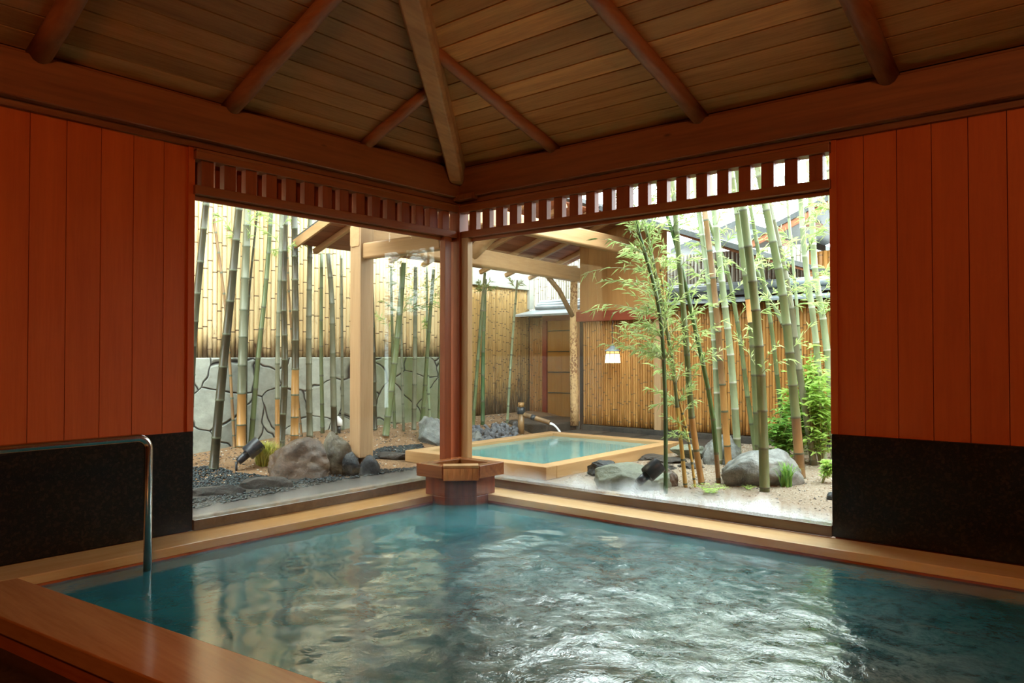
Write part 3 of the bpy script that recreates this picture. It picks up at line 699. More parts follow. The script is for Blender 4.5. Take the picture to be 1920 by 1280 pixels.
# ------------------------------------------------------------------ outdoor tub
tb=empty('outdoor_tub',(-.55,2,0)); tag(tb,'square cypress outdoor tub sunk in the garden beyond the window','bath')
TX0,TX1,TY0,TY1=-1.50,.38,.74,3.32; rw=.16
MB().box(TX0,TX1,TY0,TY0+rw,-.06,.06,0,.5).build('rim_board',M['tub'],tb,.006); MB().box(TX0,TX1,TY1-rw,TY1,-.06,.06,0,.6).build('rim_board',M['tub'],tb,.006)
MB().box(TX0,TX0+rw,TY0+rw+.002,TY1-rw-.002,-.06,.059,0,.5).build('rim_board',M['tub_y'],tb,.006); MB().box(TX1-rw,TX1,TY0+rw+.002,TY1-rw-.002,-.06,.059,0,.7).build('rim_board',M['tub_y'],tb,.006)
mb=MB(); t=.03
for (a0,a1,b0,b1) in ((TX0+rw-t,TX1-rw+t,TY0+rw-t,TY0+rw),(TX0+rw-t,TX1-rw+t,TY1-rw,TY1-rw+t),(TX0+rw-t,TX0+rw,TY0+rw,TY1-rw),(TX1-rw,TX1-rw+t,TY0+rw,TY1-rw)): mb.box(a0,a1,b0,b1,-.6,-.06)
mb.box(TX0+rw-t,TX1-rw+t,TY0+rw-t,TY1-rw+t,-.65,-.6); mb.build('tub_wall',M['spoutdark'],tb)
vs=[];nn=50
for i in range(nn+1):
    for j in range(nn+1):
        x=TX0+rw+(TX1-TX0-2*rw)*i/nn; y=TY0+rw+(TY1-TY0-2*rw)*j/nn; d=math.hypot(x+1.12,y-3.0)
        vs.append((x,y,.022+.002*noise.noise((x*4,y*4,0))+.004*math.cos(d*45)*math.exp(-d*5)))
fs=[(i*(nn+1)+j,(i+1)*(nn+1)+j,(i+1)*(nn+1)+j+1,i*(nn+1)+j+1) for i in range(nn) for j in range(nn)]
mb=MB(); mb.add(vs,fs,0,.5,True); tag(mb.build('tub_water',M['water2']),'still pale turquoise water in the outdoor cypress tub','water',kind='stuff')
# bamboo water spout
S=Vector((-2.0,3.25,ground(-2.0,3.25)))
S=on_ground(977,813)
sp=empty('bamboo_spout',S); tag(sp,'wooden upright with bamboo pipe pouring water into the outdoor tub','water spout')
MB().tube([S,S+Vector((0,0,.27))],.045,14).build('upright',M['culm_brown'],sp)
MB().tube([S+Vector((0,0,.27)),S+Vector((.003,0,.36))],.055,14).build('rope_binding',M['dark'],sp)
MB().tube([S+Vector((0,0,.36)),S+Vector((0,0,.42))],.043,14).build('post_top',M['culm_tan'],sp)
E_=at(1031,792,.17); D=(E_-(S+Vector((0,0,.26)))) 
p0=S+Vector((0,0,.27)); dirn=(E_-p0)
mb=MB(); mb.tube([p0,p0+dirn*.33,p0+dirn*.34,p0+dirn*.36,p0+dirn],[.034,.034,.038,.033,.030],14,cap=False); mb.tube([p0+dirn,p0+dirn*.9],[.030,.022],14,cap=False); pipe=mb.build('pipe',M['culm_brown'],sp)
MB().tube([p0+dirn*.36,p0+dirn*.50],.039,14).build('rope_binding',M['dark'],pipe)
wt=MB(); pts=[]; dn=dirn.normalized()
for k in range(9):
    t=k/8*.19; pts.append(E_+dn*(.0)+Vector((dn.x*1.0,dn.y*1.0,0))*t*.9+Vector((0,0,-.012-4.9*t*t*.86)))
M['jet']=plain('falling water',(.85,.92,.97),.1,.6,Alpha=.85)
wt.tube(pts,[.018,.017,.016,.014,.013,.013,.014,.016,.02],10); tag(wt.build('water_stream',M['jet']),'thin white stream falling from bamboo pipe into outdoor tub','water',kind='stuff')

# dark wet paving behind the tub
mb=MB()
for (x0,x1,y0,y1) in ((-1.50,-.98,3.36,3.98),(-.95,-.42,3.36,3.98),(-.39,.15,3.36,3.98),(.18,.7,3.36,3.98)):
    tag(MB().box(x0,x1,y0,y1,-.1,.035+.01*noise.noise((x0,y0,1))).build('paving_stone',M['kerb'],bevel=.012),'dark wet paving stone between the outdoor tub and the golden bamboo wall','paving stone','dark paving behind the tub')
# stone curb under the spout
tag(MB().prism([(-2.55,3.4),(-1.62,3.4),(-1.66,4.6),(-2.6,4.6)],-.1,.135).build('stone_slab',M['kerb'],bevel=.02),'dark wet stone slab before the garden door, beside the bamboo spout','stone slab')
# lantern
ln=empty('garden_lantern',(-.92,3.93,1.0)); tag(ln,'lit hanging paper lantern with pale metal hat before the bamboo wall','lantern')
L=Vector((-.92,3.93,0))
mb=MB(); pts=[(L.x+.012*math.sin(k*1.9),L.y,1.535-.034*k) for k in range(10)]; mb.tube(pts,.006,6); mb.build('cord',M['dark'],ln)
mb=MB(); n=16; rows=[(.005,1.225),(.018,1.20),(.05,1.165),(.112,1.125),(.110,1.118),(.02,1.12)]; V=[(L.x+r*math.cos(2*PI*j/n),L.y+r*math.sin(2*PI*j/n),z) for r,z in rows for j in range(n)]
mb.add(V,[(i*n+j,i*n+(j+1)%n,(i+1)*n+(j+1)%n,(i+1)*n+j) for i in range(len(rows)-1) for j in range(n)],0,.5,True); mb.build('hat',M['tilef'],ln)
def frust(z0,z1,w0,w1,m):
    return MB().add([(L.x+sx*w0,L.y+sy*w0,z0) for sx,sy in ((-1,-1),(1,-1),(1,1),(-1,1))]+[(L.x+sx*w1,L.y+sy*w1,z1) for sx,sy in ((-1,-1),(1,-1),(1,1),(-1,1))],[(3,2,1,0),(4,5,6,7),(0,1,5,4),(1,2,6,5),(2,3,7,6),(3,0,4,7)])
shd=frust(.965,1.085,.076,.066,0).build('shade',M['lamp'],ln)
frust(1.087,1.117,.066,.062,0).build('shade_band',M['lamp_band'],shd)
mb=MB()
for sx,sy in ((-1,-1),(1,-1),(1,1),(-1,1),(0,-1)): mb.tube([(L.x+sx*.078,L.y+sy*.078,.955),(L.x+sx*.063,L.y+sy*.063,1.118)],.005,5)
for z,w in ((.96,.078),(1.086,.067)):
    q=[(L.x+sx*w,L.y+sy*w,z) for sx,sy in ((-1,-1),(1,-1),(1,1),(-1,1),(-1,-1))]; 
    for i in range(4): mb.tube([q[i],q[i+1]],.005,5)
mb.build('shade_frame',M['culm_brown'],shd)

# ------------------------------------------------------------------ stones
def rock_mesh(name, size, seed, sub=3, facet=.5, mat=None, rough=.12):
    import bmesh
    bm=bmesh.new(); bmesh.ops.create_icosphere(bm,subdivisions=sub,radius=1)
    rr=random.Random(seed); pl=[]
    for _ in range(16):
        d=Vector((rr.gauss(0,1),rr.gauss(0,1),rr.gauss(0,.8))).normalized(); pl.append((d,rr.uniform(.60,.90)))
    for v in bm.verts:
        p=v.co.copy()
        for d,h_ in pl:
            q=p.dot(d)
            if q>h_: p-=d*(q-h_)*min(1,facet*1.5)
        p+=p.normalized()*(noise.noise(p*1.6+Vector((seed,0,0)))*rough*1.6+noise.noise(p*4.5+Vector((0,seed,0)))*rough*.6+abs(noise.noise(p*10+Vector((0,seed,3))))*rough*.35)
        v.co=Vector((p.x*size[0],p.y*size[1],p.z*size[2]))
    for f in bm.faces: f.smooth=True
    me=bpy.data.meshes.new(name); bm.to_mesh(me); bm.free(); me.materials.append(mat)
    me.attributes.new('tint','FLOAT','FACE')
    return me
def rock(px,py,wpx,hpx,mat,label,seed,deep=.8,facet=.6,group=None,name='boulder',cat='rock',rot=None,sub=5,sink=.35,roughn=.12):
    # (px,py): middle of its foot; wpx,hpx: its size in the picture
    B=on_ground(px,py); k=depth(B)/F; w=wpx*k/2; hh=hpx*k
    me=rock_mesh(name,(w*1.12,w*deep*1.1,hh/(2-2*sink)*1.15),seed,sub,facet,mat,roughn)
    o=bpy.data.objects.new(name,me); C.objects.link(o)
    back=Vector((fw.x,fw.y,0)).normalized()*w*deep*.8
    o.location=(B.x+back.x,B.y+back.y,ground(B.x+back.x,B.y+back.y)+hh/(2-2*sink)*(1-2*sink))
    o.rotation_euler=(0,0,YAW+(rot or 0)); tag(o,label,cat,group); return o
rock(553,903,126,70,M['rock_brown'],'large reddish brown boulder between the spotlight and the square post',3,.7)
rock(624,890,70,78,M['rock_tan'],'pointed tan-grey boulder right against the brown one',8,.6)
rock(808,834,62,42,M['rock_grey'],'pale grey boulder at the left end of the outdoor tub',12,.8)
rock(893,832,26,22,M['rock_grey'],'small rounded grey stone beside the heap of rubble',15,.8)
rock(1428,912,150,64,M['rock_grey'],'largest grey boulder, wet and domed, among the right bamboos',21,.6,roughn=.1)
rock(1362,872,80,52,M['rock_grey'],'upright grey boulder behind the big domed one',27,.7)
rock(1296,860,56,26,M['flag'],'low flat-topped stone between tub corner and the upright boulder',31,.9,sink=.2)
rock(1190,920,150,44,M['flag'],'broad pale green flat stone under the right spotlight',36,.6,sink=.2,roughn=.06)
rock(1130,894,54,28,M['rock_black'],'small near-black stone at the front corner of the tub',41,.8,sink=.2)
rock(1248,912,48,30,M['rock_brown'],'rounded brown stone just right of the right spotlight',44,.8,sink=.3)
for i,(x,y,w,h_,lb) in enumerate([(1222,862,60,8,'dark paving stone nearest the tub side'),(1262,868,62,9,'dark paving stone before the flat-topped stone'),(1238,882,70,9,'dark paving stone behind the right spotlight'),(1300,878,56,8,'dark paving stone between the thin golden culms')]):
    rock(x,y,w,h_,M['kerb'],lb,50+i,.9,.6,'dark paving stones beside the tub','paving_stone','paving stone',sink=.3)
rock(1559,938,16,16,M['rock_black'],'tiny black stone on pale sand by the right wall',61,.8,sub=2)
for i,(x,y,w,h_,lb) in enumerate([(655,893,34,42,'wet black stone under the square post, left one'),(690,895,38,40,'wet black stone under the square post, right one'),(676,880,34,32,'wet black stone under the square post, rear one')]):
    rock(x,y,w,h_,M['rock_black'],lb,70+i,.8,.3,'black stones at the post foot','footing_stone','rock',roughn=.05,sink=.25)
for i,(x,y,w,h_,lb) in enumerate([(395,935,100,24,'long dark kerb stone nearest the granite dado'),(492,921,110,24,'long dark kerb stone in front of the brown boulder'),(735,862,76,14,'flat kerb stone right of the black footing stones')]):
    rock(x,y,w,h_,M['kerb'],lb,80+i,.22,.62,'kerb stones of the pebble bed','kerb_stone','kerb stone',rot=.25,sink=.2,roughn=.05)
# heap of rubble by the spout
base=[rock_mesh('rubble_stone',(1,.8,.7),90+i,2,.62,M['rock_blue'],.1) for i in range(5)]
rr=random.Random(5)
for i in range(110):
    px=rr.uniform(886,970); lev=rr.random(); py=822-lev*24-(px-930)*.14+rr.uniform(-2,2)
    P=on_ground(px,py+8); s_=rr.uniform(.035,.062)
    o=bpy.data.objects.new('rubble_stone',base[i%5]); C.objects.link(o)
    o.location=(P.x,P.y,P.z+.02+.05*lev); o.scale=(s_,s_,s_*.8); o.rotation_euler=(rr.uniform(0,3),rr.uniform(0,3),rr.uniform(0,6))
    tag(o,'blue-grey rubble stone in the heap behind the tub, beside the bamboo spout','rock','rubble heap by the spout')
def grit(x0,x1,y0,y1,count,s0,s1,mats,label,name,keep):
    mb=MB(); k=0
    while k<count:
        x=U(x0,x1); y=U(y0,y1)
        if not keep(x,y): continue
        k+=1; s=U(s0,s1); z=ground(x,y)+.012*noise.noise((x*5,y*5,0))+s*.2; a=U(0,2*PI); mi=rnd.randrange(len(mats))
        V=[(x+s*math.cos(a+q*1.57)*(1 if q%2 else .5),y+s*math.sin(a+q*1.57)*(1 if q%2 else .5),z+U(-.2,.2)*s) for q in range(4)]+[(x,y,z+s*.45),(x,y,z-s*.4)]
        mb.add(V,[(0,1,4),(1,2,4),(2,3,4),(3,0,4),(1,0,5),(2,1,5),(3,2,5),(0,3,5)],mi,U(0,1))
    tag(mb.build(name,mats),label,name,kind='stuff')
M['grit1']=plain('pale grit',(.42,.37,.30),.7); M['grit2']=plain('brown litter',(.20,.11,.05),.8); M['grit3']=plain('dark grit',(.06,.05,.045),.6)
grit(.45,3.6,.15,4.0,5200,.005,.014,[M['grit1'],M['grit2'],M['grit3'],M['grit1']],'coarse pale grit and litter strewn over the sand of the right bed','gravel',lambda x,y:True)
grit(-2.9,-1.3,-1.6,4.0,3800,.006,.017,[M['grit2'],M['grit3'],M['grit2'],M['grit1']],'brown leaf litter covering the soil below the stone wall','leaf_litter',lambda x,y: x<-1.6 or y<.6)
# black pebbles
def inpoly(x,y,P):
    c=False; n=len(P)
    for i in range(n):
        x0,y0=P[i]; x1,y1=P[(i+1)%n]
        if (y0>y)!=(y1>y) and x<(x1-x0)*(y-y0)/(y1-y0)+x0: c=not c
    return c
def pebbles(polypx, count, s0, s1, label):
    P=[on_ground(*q) for q in polypx]; P2=[(p.x,p.y) for p in P]; mb=MB(); k=0
    xs_=[p[0] for p in P2]; ys_=[p[1] for p in P2]
    while k<count:
        x=U(min(xs_),max(xs_)); y=U(min(ys_),max(ys_))
        if not inpoly(x,y,P2): continue
        k+=1; s=U(s0,s1); z=max(ground(x,y),-.034 if (x>-1.35 and y<-.45) or x>-1.0 else -9)+s*.25; a=U(0,PI); ca,sa=math.cos(a),math.sin(a)
        V=[]; 
        for (ux,uy,uz) in ((0,0,.55),(1,0,0),(.5,.72,.1),(-.5,.75,0),(-1,0,.05),(-.5,-.72,0),(.5,-.75,0),(0,0,-.5)):
            ux*=s; uy*=s*.75; uz*=s*.8; V.append((x+ux*ca-uy*sa,y+ux*sa+uy*ca,z+uz))
        mb.add(V,[(0,i,i%6+1) for i in range(1,7)]+[(7,i%6+1,i) for i in range(1,7)],0,U(0,1),True)
    tag(mb.build('pebbles',M['pebble']),label,'pebbles',kind='stuff')
pebbles([(330,880),(395,872),(440,885),(520,895),(540,905),(440,915),(330,930)],1700,.012,.024,'shiny black pebbles around the dark leaning culm by the left spotlight')
pebbles([(330,945),(450,932),(560,905),(640,885),(800,875),(780,885),(640,905),(520,930),(330,968)],1200,.012,.022,'narrow band of black pebbles between kerb and window')
pebbles([(690,850),(720,838),(790,833),(800,842),(740,856),(700,862)],700,.014,.026,'black pebbles between the square post and the outdoor tub')

# ------------------------------------------------------------------ plants
def leaf(mb,P,D,L_,W_,t):
    D=D.normalized(); s=D.cross(Vector((U(-.4,.4),U(-.4,.4),1)))
    if s.length<.05: s=Vector((1,0,0))
    s.normalize(); nrm=s.cross(D); m=P+D*L_*.4+nrm*L_*.03; T=P+D*L_-Vector((0,0,L_*.18))
    mb.add([P,m+s*W_/2,T,m-s*W_/2],[(0,1,2),(0,2,3)],0,t,True)
def spray(mb,tw,P,D,ln,nl,lsize,droop=.5):
    # a thin branch with leaves along it
    pts=[P]; q=P.copy(); d=D.normalized(); st=6
    for k in range(st):
        q=q+d*ln/st; d=(d-Vector((0,0,droop/st))+Vector((U(-.1,.1),U(-.1,.1),0))).normalized(); pts.append(q.copy())
    tw.tube(pts,[.0035*(1-.12*k) for k in range(st+1)],4)
    for k in range(nl):
        f=U(.15,1)*st; i=min(int(f),st-1); B=pts[i].lerp(pts[i+1],f-i); dd=(pts[i+1]-pts[i]).normalized()+Vector((U(-.8,.8),U(-.8,.8),U(-.7,.35)))
        leaf(mb,B,dd,lsize*U(.6,1.25),lsize*.14,U(0,1))
GL='bamboos growing in the left garden bed'; GR='bamboos growing in the right garden bed'
def bamboo(path, wpx, mat, label, leaves=0, group=None, ztop=3.3, mat2=None, split=None, scar=None, lz=(1.6,3.3), lsize=.10, leafmat='leaf', bias=None, blen=(.25,.55), dshift=0, ring='ring'):
    B=on_ground(*path[0]); d=depth(B)+dshift
    if dshift: B=at_depth(path[0][0],path[0][1],d); B.z=ground(B.x,B.y)
    if B.x<-2.86:
        v_=(B-CAM); B=CAM+v_*((-2.86-CX)/v_.x); d=depth(B); B.z=ground(B.x,B.y)
    P=[B]+[at_depth(x,y,d) for x,y in path[1:]]
    dl=(P[-1]-P[-2]).normalized()
    if P[-1].z<ztop: P.append(P[-1]+dl*((ztop-P[-1].z)/max(dl.z,.4)))
    B0=B-Vector((0,0,.03)); P[0]=B0
    # resample smoothly at internodes
    seg=[(P[i+1]-P[i]).length for i in range(len(P)-1)]; tot=sum(seg)
    def pos(s):
        s=max(0,min(tot,s)); i=0
        while i<len(seg)-1 and s>seg[i]: s-=seg[i]; i+=1
        f=s/seg[i]; p0=P[max(i-1,0)];p1=P[i];p2=P[i+1];p3=P[min(i+2,len(P)-1)]
        return .5*((2*p1)+(p2-p0)*f+(2*p0-5*p1+4*p2-p3)*f*f+(3*p1-p0-3*p2+p3)*f**3)
    R=wpx*.5*d/F; root=empty('bamboo',B); tag(root,label,'bamboo',group)
    mb=MB(); s=0; pts=[pos(0)]; rad=[R*1.05]; ms=[]; step=max(.12,min(.27,R*11)); s=step*U(.2,.6)
    nodes=[]
    while s<tot-.05:
        r=R*(1.04-.30*s/max(tot,2.5)); nodes.append(s)
        cur=lambda ss:0 if (split is None or pos(ss).z>split) else 2
        pts+= [pos(s-.010),pos(s-.002),pos(s+.008)]; rad+=[r*.97,r*1.10,r*1.0]
        z_=pos(s).z; b0=2 if (split is not None and z_<split) else 0
        if scar and scar[0]<z_<scar[1]: b0=3
        ms+=[b0,1,1]; s+=step*U(.85,1.2)
    pts.append(pos(tot)); rad.append(R*.7); ms.append(0)
    mb.tube(pts,rad,10,0,.5,True,lambda i:ms[i])
    mb.build('culm',[mat,M[ring],mat2 or mat,M['scar']],root)
    if leaves:
        lf=MB(); tw=MB(); cnt=0
        for k in range(leaves):
            cand=[q for q in nodes if lz[0]<pos(q).z<lz[1]]
            if not cand: break
            q=rnd.choice(cand); Q=pos(q); a=U(0,2*PI); D_=Vector((math.cos(a),math.sin(a),U(.5,1.5)))
            if bias: D_+=bias*U(.2,1.2)
            spray(lf,tw,Q,D_,U(*blen),rnd.randint(14,26),lsize,U(.3,.9))
        if lf.v: lf.build('foliage',M[leafmat],root); tw.build('twigs',M['twig'],root)
    return root
# left bed
K=M
bamboo([(400,880),(415,720),(432,560),(447,400)],17,K['culm_dark'],'dark leaning culm rooted in the black pebbles by the left spotlight',3,GL,3.4,lz=(2.0,3.0))
bamboo([(352,872),(362,640),(386,385)],15,K['culm_dark'],'dark culm half hidden behind the orange board edge',0,GL,3.2)
bamboo([(452,838),(455,650),(464,400)],17,K['culm_grey'],'thick culm with brown foot just above the left spotlight',5,GL,3.3,K['culm_tan'],.95,lz=(1.9,2.8))  # brown foot, with the spotlight's orange glow painted into its tan
bamboo([(440,836),(425,600),(400,400)],6,K['culm_brown'],'thin brown culm leaning left behind the thick brown-footed one',0,GL,3.0)
bamboo([(470,826),(484,670),(498,540),(508,405)],10,K['culm_green'],'slim yellow-green culm leaning right above the mossy tuft',5,GL,3.2,lz=(1.9,2.8))
bamboo([(461,820),(464,600),(482,400)],5,K['culm_dark'],'very thin dark culm behind the slim yellow-green one',0,GL,3.0)
bamboo([(520,843),(521,640),(528,405)],9,K['culm_grey'],'slim tan-footed culm at the left end of the brown boulder',4,GL,3.1,K['culm_tan'],.8,lz=(1.9,2.7))
bamboo([(527,836),(534,700),(532,560),(535,410)],13,K['culm_dark'],'dark green culm touching the slim tan-footed one',2,GL,3.2,lz=(1.9,2.7))
bamboo([(552,826),(554,640),(552,410)],15,K['culm_dark'],'dark culm with orange spotlight glow painted on its lower half',2,GL,3.2,K['culm_tan'],1.0,lz=(1.9,2.7))  # orange of the lower half is spotlight glow put into the colour
bamboo([(566,818),(545,600),(537,420)],5,K['culm_brown'],'thread-thin brown culm behind the orange-lit one',0,GL,2.9)
bamboo([(581,820),(579,640),(582,415)],12,K['culm_grey'],'straight grey culm rooted behind the brown boulder',0,GL,2.7)
bamboo([(605,812),(602,640),(603,475)],8,K['culm_green'],'slim green culm left of the dark-footed bowed one',0,GL,2.2)
bamboo([(627,815),(624,680),(622,560),(615,475)],12,K['culm_grey'],'bowed culm with dark foot beside the small white lamp',0,GL,2.2,K['culm_dark'],.7)
bamboo([(643,806),(641,640),(640,478)],6,K['culm_grey'],'thin grey culm just left of the square post',0,GL,2.2)
bamboo([(702,806),(699,640),(695,505)],11,K['culm_dark'],'dark culm just right of the square post',0,GL,2.1)
bamboo([(722,820),(737,700),(748,600),(756,505)],13,K['culm_green'],'leaning dark-footed culm rooted nearest the pebbles beside the square post',3,GL,2.15,K['culm_brown'],.35,lz=(1.3,2.1),leafmat='leaf_dull')
bamboo([(740,803),(736,650),(733,500)],6,K['culm_green'],'thin green culm behind the leaning dark-footed one',2,GL,2.15,lz=(1.3,2.1))
bamboo([(757,808),(753,650),(751,500)],5,K['culm_grey'],'thin grey culm right behind the leaning dark-footed one',2,GL,2.1,lz=(1.4,2.1))
bamboo([(776,805),(778,650),(779,500)],9,K['culm_grey'],'grey culm over the mossy part of the stone wall, third from the corner post',4,GL,2.1,lz=(1.3,2.05))
bamboo([(791,800),(802,650),(813,505)],8,K['culm_green'],'green culm tilting right toward the corner post',4,GL,2.1,lz=(1.3,2.05))
bamboo([(806,797),(801,650),(800,500)],5,K['culm_pale'],'thin pale culm above the pale grey boulder',3,GL,2.1,lz=(1.3,2.05))
bamboo([(822,796),(826,650),(828,500)],5,K['culm_green'],'thin green culm nearest the corner post in the left window',3,GL,2.1,lz=(1.3,2.0))
bamboo([(886,805),(897,660),(908,525)],7,K['culm_green'],'green culm nearest the corner post in the right window',2,GL,2.15,lz=(1.7,2.1),blen=(.15,.3))
bamboo([(905,796),(906,660),(910,525)],8,K['culm_deep'],'dark green culm rooted at the left end of the rubble heap',2,GL,2.1,lz=(1.7,2.1),blen=(.15,.3))
bamboo([(951,793),(959,660),(970,525)],5,K['culm_pale'],'pale slim culm rising behind the rubble heap',2,GL,2.1,lz=(1.6,2.0),blen=(.12,.25))
# right bed
left=-rt
bamboo([(1248,925),(1247,735),(1235,576),(1200,444)],8,K['culm_deep'],'deep green leafy culm beside the right spotlight, leafiest of all',64,GR,2.35,lz=(.85,2.4),bias=left*1.0,lsize=.085,blen=(.25,.62))
bamboo([(1286,913),(1272,782),(1258,660),(1222,480)],8,K['culm_green'],'slim golden-footed leafy culm next to the deep green one',44,GR,2.3,K['culm_gold'],.75,lz=(.6,2.3),bias=left*.5,lsize=.085,blen=(.2,.5))
bamboo([(1304,913),(1290,820),(1262,700),(1250,600)],5,K['culm_gold'],'thin golden culm leaning left before the orange-lit one',14,GR,1.9,lz=(.3,1.8),lsize=.08,blen=(.15,.35))
bamboo([(1317,908),(1297,782),(1285,622),(1266,402)],12,K['culm_green'],'culm with orange spotlight glow painted on its foot, between the golden and dark green leaning ones',14,GR,3.0,K['culm_tan'],.62,lz=(.8,2.7),lsize=.08)  # orange foot paints in warm spotlight glow
bamboo([(1348,907),(1335,772),(1309,641),(1271,472),(1250,402)],9,K['culm_deep'],'slim dark green culm sweeping left from the edge of the big grey boulder',12,GR,2.8,K['culm_brown'],.3,lz=(.8,2.6),lsize=.08)
bamboo([(1349,872),(1342,688),(1332,557),(1311,402)],12,K['culm_pale'],'pale green culm rooted against the upright boulder',8,GR,3.1,lz=(1.4,2.9),ring='ringpale')
bamboo([(1367,874),(1352,690),(1340,550),(1322,400)],13,K['culm_brown'],'brown-grey culm between two pale ones at the upright boulder',4,GR,3.1,K['culm_tan'],.9,lz=(1.4,2.9))
bamboo([(1385,868),(1372,688),(1356,547),(1339,395)],14,K['culm_pale'],'stout pale green culm right of the brown-grey one',8,GR,3.2,lz=(1.3,2.9),ring='ringpale')
bamboo([(1418,850),(1404,760),(1384,613),(1362,500),(1330,420)],9,K['culm_green'],'slender green culm leaning left behind the big grey boulder',5,GR,2.9,lz=(1.3,2.8))
bamboo([(1434,922),(1428,735),(1416,571),(1393,388)],19,K['culm_green'],'thickest green culm, rooted in front of the big grey boulder',8,GR,3.0,lz=(.8,2.7),lsize=.08)
bamboo([(1424,884),(1412,660),(1404,571),(1381,393)],13,K['culm_green'],'culm with a bare orange patch behind the thickest green one',6,GR,3.1,scar=(1.42,1.68),lz=(1.0,2.9))
bamboo([(1502,896),(1487,726),(1467,547),(1435,383)],18,K['culm_green'],'stout green culm with dark foot right of the big grey boulder',8,GR,3.1,K['culm_brown'],.62,lz=(.9,2.9))
bamboo([(1527,872),(1498,690),(1478,540),(1443,385)],13,K['culm_grey'],'grey-green culm crossing behind the stout dark-footed one',6,GR,3.1,lz=(1.2,2.9))
bamboo([(1478,855),(1462,749),(1445,604),(1412,416)],9,K['culm_green'],'slim green culm leaning left amid the shrub leaves',5,GR,2.9,lz=(1.2,2.9))
bamboo([(1545,868),(1530,640),(1511,500),(1502,383)],13,K['culm_pale'],'pale culm rising out of the bright shrub, near the right wall',9,GR,3.2,lz=(1.2,2.9),ring='ringpale')
bamboo([(1566,860),(1549,641),(1529,515),(1522,400)],14,K['culm_pale'],'palest culm, closest to the orange right wall',9,GR,3.2,lz=(1.2,2.9),ring='ringpale')
bamboo([(1512,852),(1496,600),(1481,430)],7,K['culm_pale'],'slim pale culm between the stout green and the palest ones',5,GR,3.0,lz=(1.2,2.9))
bamboo([(1560,835),(1510,700),(1460,590),(1420,510)],10,K['culm_pale'],'culm tilted strongly left behind the shrub',5,GR,2.2,lz=(1.0,2.2))
bamboo([(1590,880),(1578,640),(1560,400)],12,K['culm_pale'],'culm standing partly behind the orange right wall edge',12,GR,3.2,lz=(1.2,2.9),bias=left)
# shrubs
def shrub(px,py,wpx,hpx,n,ls,lw,mat,label,seed,stems=7,name='shrub',cat='shrub',lift=.3):
    B=on_ground(px,py); k=depth(B)/F; w=wpx*k/2; h_=hpx*k; root=empty(name,B); tag(root,label,cat)
    lf=MB(); st=MB()
    for i in range(stems):
        a=U(0,2*PI); T=B+Vector((math.cos(a)*w*U(.3,.9),math.sin(a)*w*U(.3,.9),h_*U(.5,1)))
        pts=[B-Vector((0,0,.02)),B.lerp(T,.5)+Vector((U(-.05,.05),U(-.05,.05),.03)),T]; st.tube(pts,[.008,.006,.003],5)
        for q in range(n//stems):
            f=U(lift,1); P=pts[0].lerp(pts[1],f*2) if f<.5 else pts[1].lerp(pts[2],f*2-1)
            P=P+Vector((U(-1,1)*w*.28,U(-1,1)*w*.28,U(-1,1)*h_*.12)); a2=U(0,2*PI)
            for r_ in range(3): leaf(lf,P,Vector((math.cos(a2+r_*.9),math.sin(a2+r_*.9),U(-.3,.5))),ls*U(.7,1.2),ls*lw,U(0,1))
    lf.build('foliage',M[mat],root); st.build('stems',M['twig'],root)
shrub(1465,868,95,120,420,.075,.38,'leaf_shrub','low dark green shrub behind the big grey boulder',1)
shrub(1540,872,110,230,520,.10,.34,'leaf_light','tall bright green broad-leaved shrub by the right wall',2,9)
shrub(1500,860,90,160,380,.10,.32,'leaf_light','bright green fan-leaved shrub between the stout and pale culms',3,8)
shrub(1545,840,70,70,260,.07,.34,'leaf_shrub','dark green undergrowth shrub at the foot of the palest culm',4)
shrub(1540,905,40,46,90,.06,.3,'leaf_light','small seedling plant on the sand right of the dark-footed culm',5,4)
def tuft(px,py,wpx,hpx,n,mat,label,name='grass_tuft',cat='grass',wid=.008,bend=1.):
    B=on_ground(px,py); k=depth(B)/F; w=wpx*k*.75; h_=hpx*k*1.35; mb=MB()
    for i in range(n):
        a=U(0,2*PI); r=U(.3,1); O=B+Vector((U(-.25,.25)*w,U(-.25,.25)*w,-.005)); s=Vector((-math.sin(a),math.cos(a),0))*wid*.5; pr=None; V=[]
        for q in range(5):
            t=q/4; P=O+Vector((math.cos(a)*w*r*t**1.3,math.sin(a)*w*r*t**1.3,h_*U(.9,1.0)*(1.6*t-bend*.9*t*t)*(1.15-.4*r))); ww=s*(1-t*.9); V+= [P+ww,P-ww]
        mb.add(V,[(2*q,2*q+1,2*q+3,2*q+2) for q in range(4)],0,U(0,1),True)
    tag(mb.build(name,M[mat],loc=B),label,cat)
tuft(496,872,62,50,420,'moss','yellow-green mossy grass tuft behind the left spotlight',wid=.007)
tuft(1474,912,46,52,60,'leaf_shrub','arching green grass tuft in front of the big grey boulder',wid=.011)
def fern(px,py,wpx,hpx,label,n=14):
    B=on_ground(px,py); k=depth(B)/F; w=wpx*k/2; h_=hpx*k; mb=MB()
    for i in range(n):
        a=2*PI*i/n+U(-.2,.2); d=Vector((math.cos(a),math.sin(a),0))
        for q in range(1,9):
            t=q/9; P=B+d*w*t+Vector((0,0,h_*(1.5*t-1.1*t*t)))
            for sgn in (-1,1): leaf(mb,P,d*.5+Vector((-d.y,d.x,0))*sgn+Vector((0,0,.1)),w*.28*(1.1-t),w*.07,U(0,1))
    tag(mb.build('fern',M['leaf_light'],loc=B),label,'fern')
fern(1332,926,80,30,'bright low fern at the foot of the orange-lit culm')
fern(1404,918,34,14,'tiny fern seedlings below the big grey boulder',8)
fern(346,855,40,30,'small green fern at the edge of the left window',8)

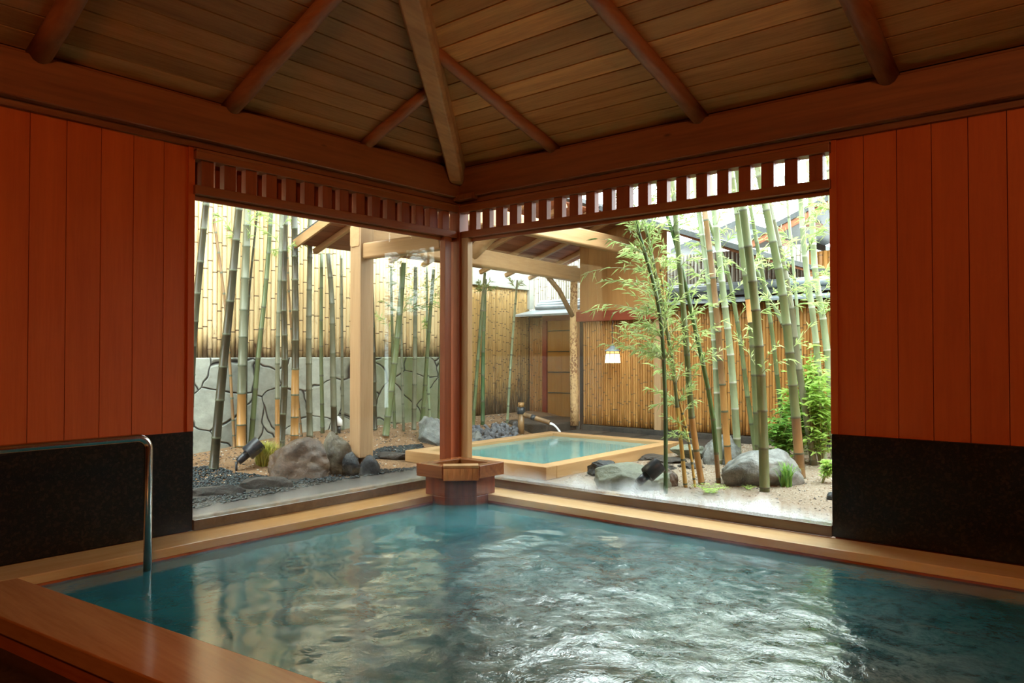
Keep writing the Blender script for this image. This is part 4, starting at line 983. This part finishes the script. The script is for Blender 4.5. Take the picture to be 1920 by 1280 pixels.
# ------------------------------------------------------------------ spotlights
def spot(px,py,size,dirv,label,lit=None,lift=0):
    B=on_ground(px,py); G0=B.copy(); B=B+Vector((0,0,lift)); root=empty('garden_spotlight',B); tag(root,label,'spotlight')
    d=Vector(dirv).normalized(); P=B+Vector((0,0,.06*size))+d*.02
    MB().tube([G0-Vector((0,0,.03)),B+Vector((0,0,.075*size))],.012,8).build('stake',M['dark'],root)
    mb=MB(); mb.tube([P,P+d*.03*size,P+d*.10*size],[.030*size,.033*size,.036*size],20); mb.build('lamp_neck',M['dark'],root)
    a=P+d*.10*size; e_=P+d*.235*size
    mb=MB(); mb.tube([a,a+d*.003,e_],[.060*size,.066*size,.066*size],24,cap=False); mb.tube([e_,e_-d*.03],[.060*size,.058*size],24,cap=False)
    n=24; mb.tube([a-d*.001,a+d*.0005],.061*size,24); mb.tube([e_-d*.0005,e_-d*.0004],[.066*size,.060*size],24,cap=False)
    hd_=mb.build('lamp_hood',M['dark'],root)
    MB().tube([e_-d*.04,e_-d*.035],.058*size,20).build('lens',M['tilef'],hd_)
    if lit:
        ld=bpy.data.lights.new('spot','SPOT'); ld.energy=lit; ld.color=(1,.62,.25); ld.spot_size=1.1; ld.spot_blend=.8; ld.shadow_soft_size=.05
        lo=bpy.data.objects.new('spot_light',ld); C.objects.link(lo); lo.location=e_+d*.01; lo.rotation_euler=d.to_track_quat('-Z','Y').to_euler()
bk=Vector((fw.x,fw.y,0)).normalized()
spot(443,882,1.12,rt*.75+bk*.5+Vector((0,0,.75)),'black cylindrical spotlight among pebbles aimed at the left bamboos',14)
spot(1192,936,1.0,rt*.80+bk*.22+Vector((0,0,.62)),'black cylindrical spotlight on the broad flat stone',10,.055)
B=on_ground(634,812); ro=empty('garden_lamp',B); tag(ro,'small white hooded lamp on black stem left of the square post','lamp')
MB().tube([B,B+Vector((0,0,.09))],.03,12).build('stem',M['dark'],ro)
mb=MB(); mb.tube([B+Vector((0,0,.09)),B+Vector((0,0,.14)),B+Vector((-.02,-.02,.19))],[.05,.05,.03],14); mb.build('hood',M['white'],ro)

# ------------------------------------------------------------------ light
w=bpy.data.worlds.new('world'); bpy.context.scene.world=w; w.use_nodes=True; nt=w.node_tree
bg=nt.nodes['Background']; bg.inputs[0].default_value=(.90,.98,1.0,1); bg.inputs[1].default_value=12.
def area(name,loc,target,size,energy,color,sy=None):
    ld=bpy.data.lights.new(name,'AREA'); ld.energy=energy; ld.color=color; ld.size=size
    if sy: ld.shape='RECTANGLE'; ld.size_y=sy
    o=bpy.data.objects.new(name,ld); C.objects.link(o); o.location=loc
    o.rotation_euler=(Vector(target)-Vector(loc)).to_track_quat('-Z','Y').to_euler(); return o
area('ceiling_lamp',(5.6,-6.0,3.2),(1.0,-1.2,1.4),.5,90,(1,.46,.15))
sc=bpy.context.scene
sc.view_settings.view_transform='Standard'; sc.view_settings.look='None'; sc.view_settings.gamma=1; sc.view_settings.use_curve_mapping=False
sc.view_settings.exposure=0.0
sc.cycles.max_bounces=9; sc.cycles.volume_bounces=0; sc.cycles.transparent_max_bounces=16; sc.cycles.diffuse_bounces=5
sc.cycles.caustics_reflective=False; sc.cycles.caustics_refractive=False; sc.cycles.sample_clamp_indirect=8
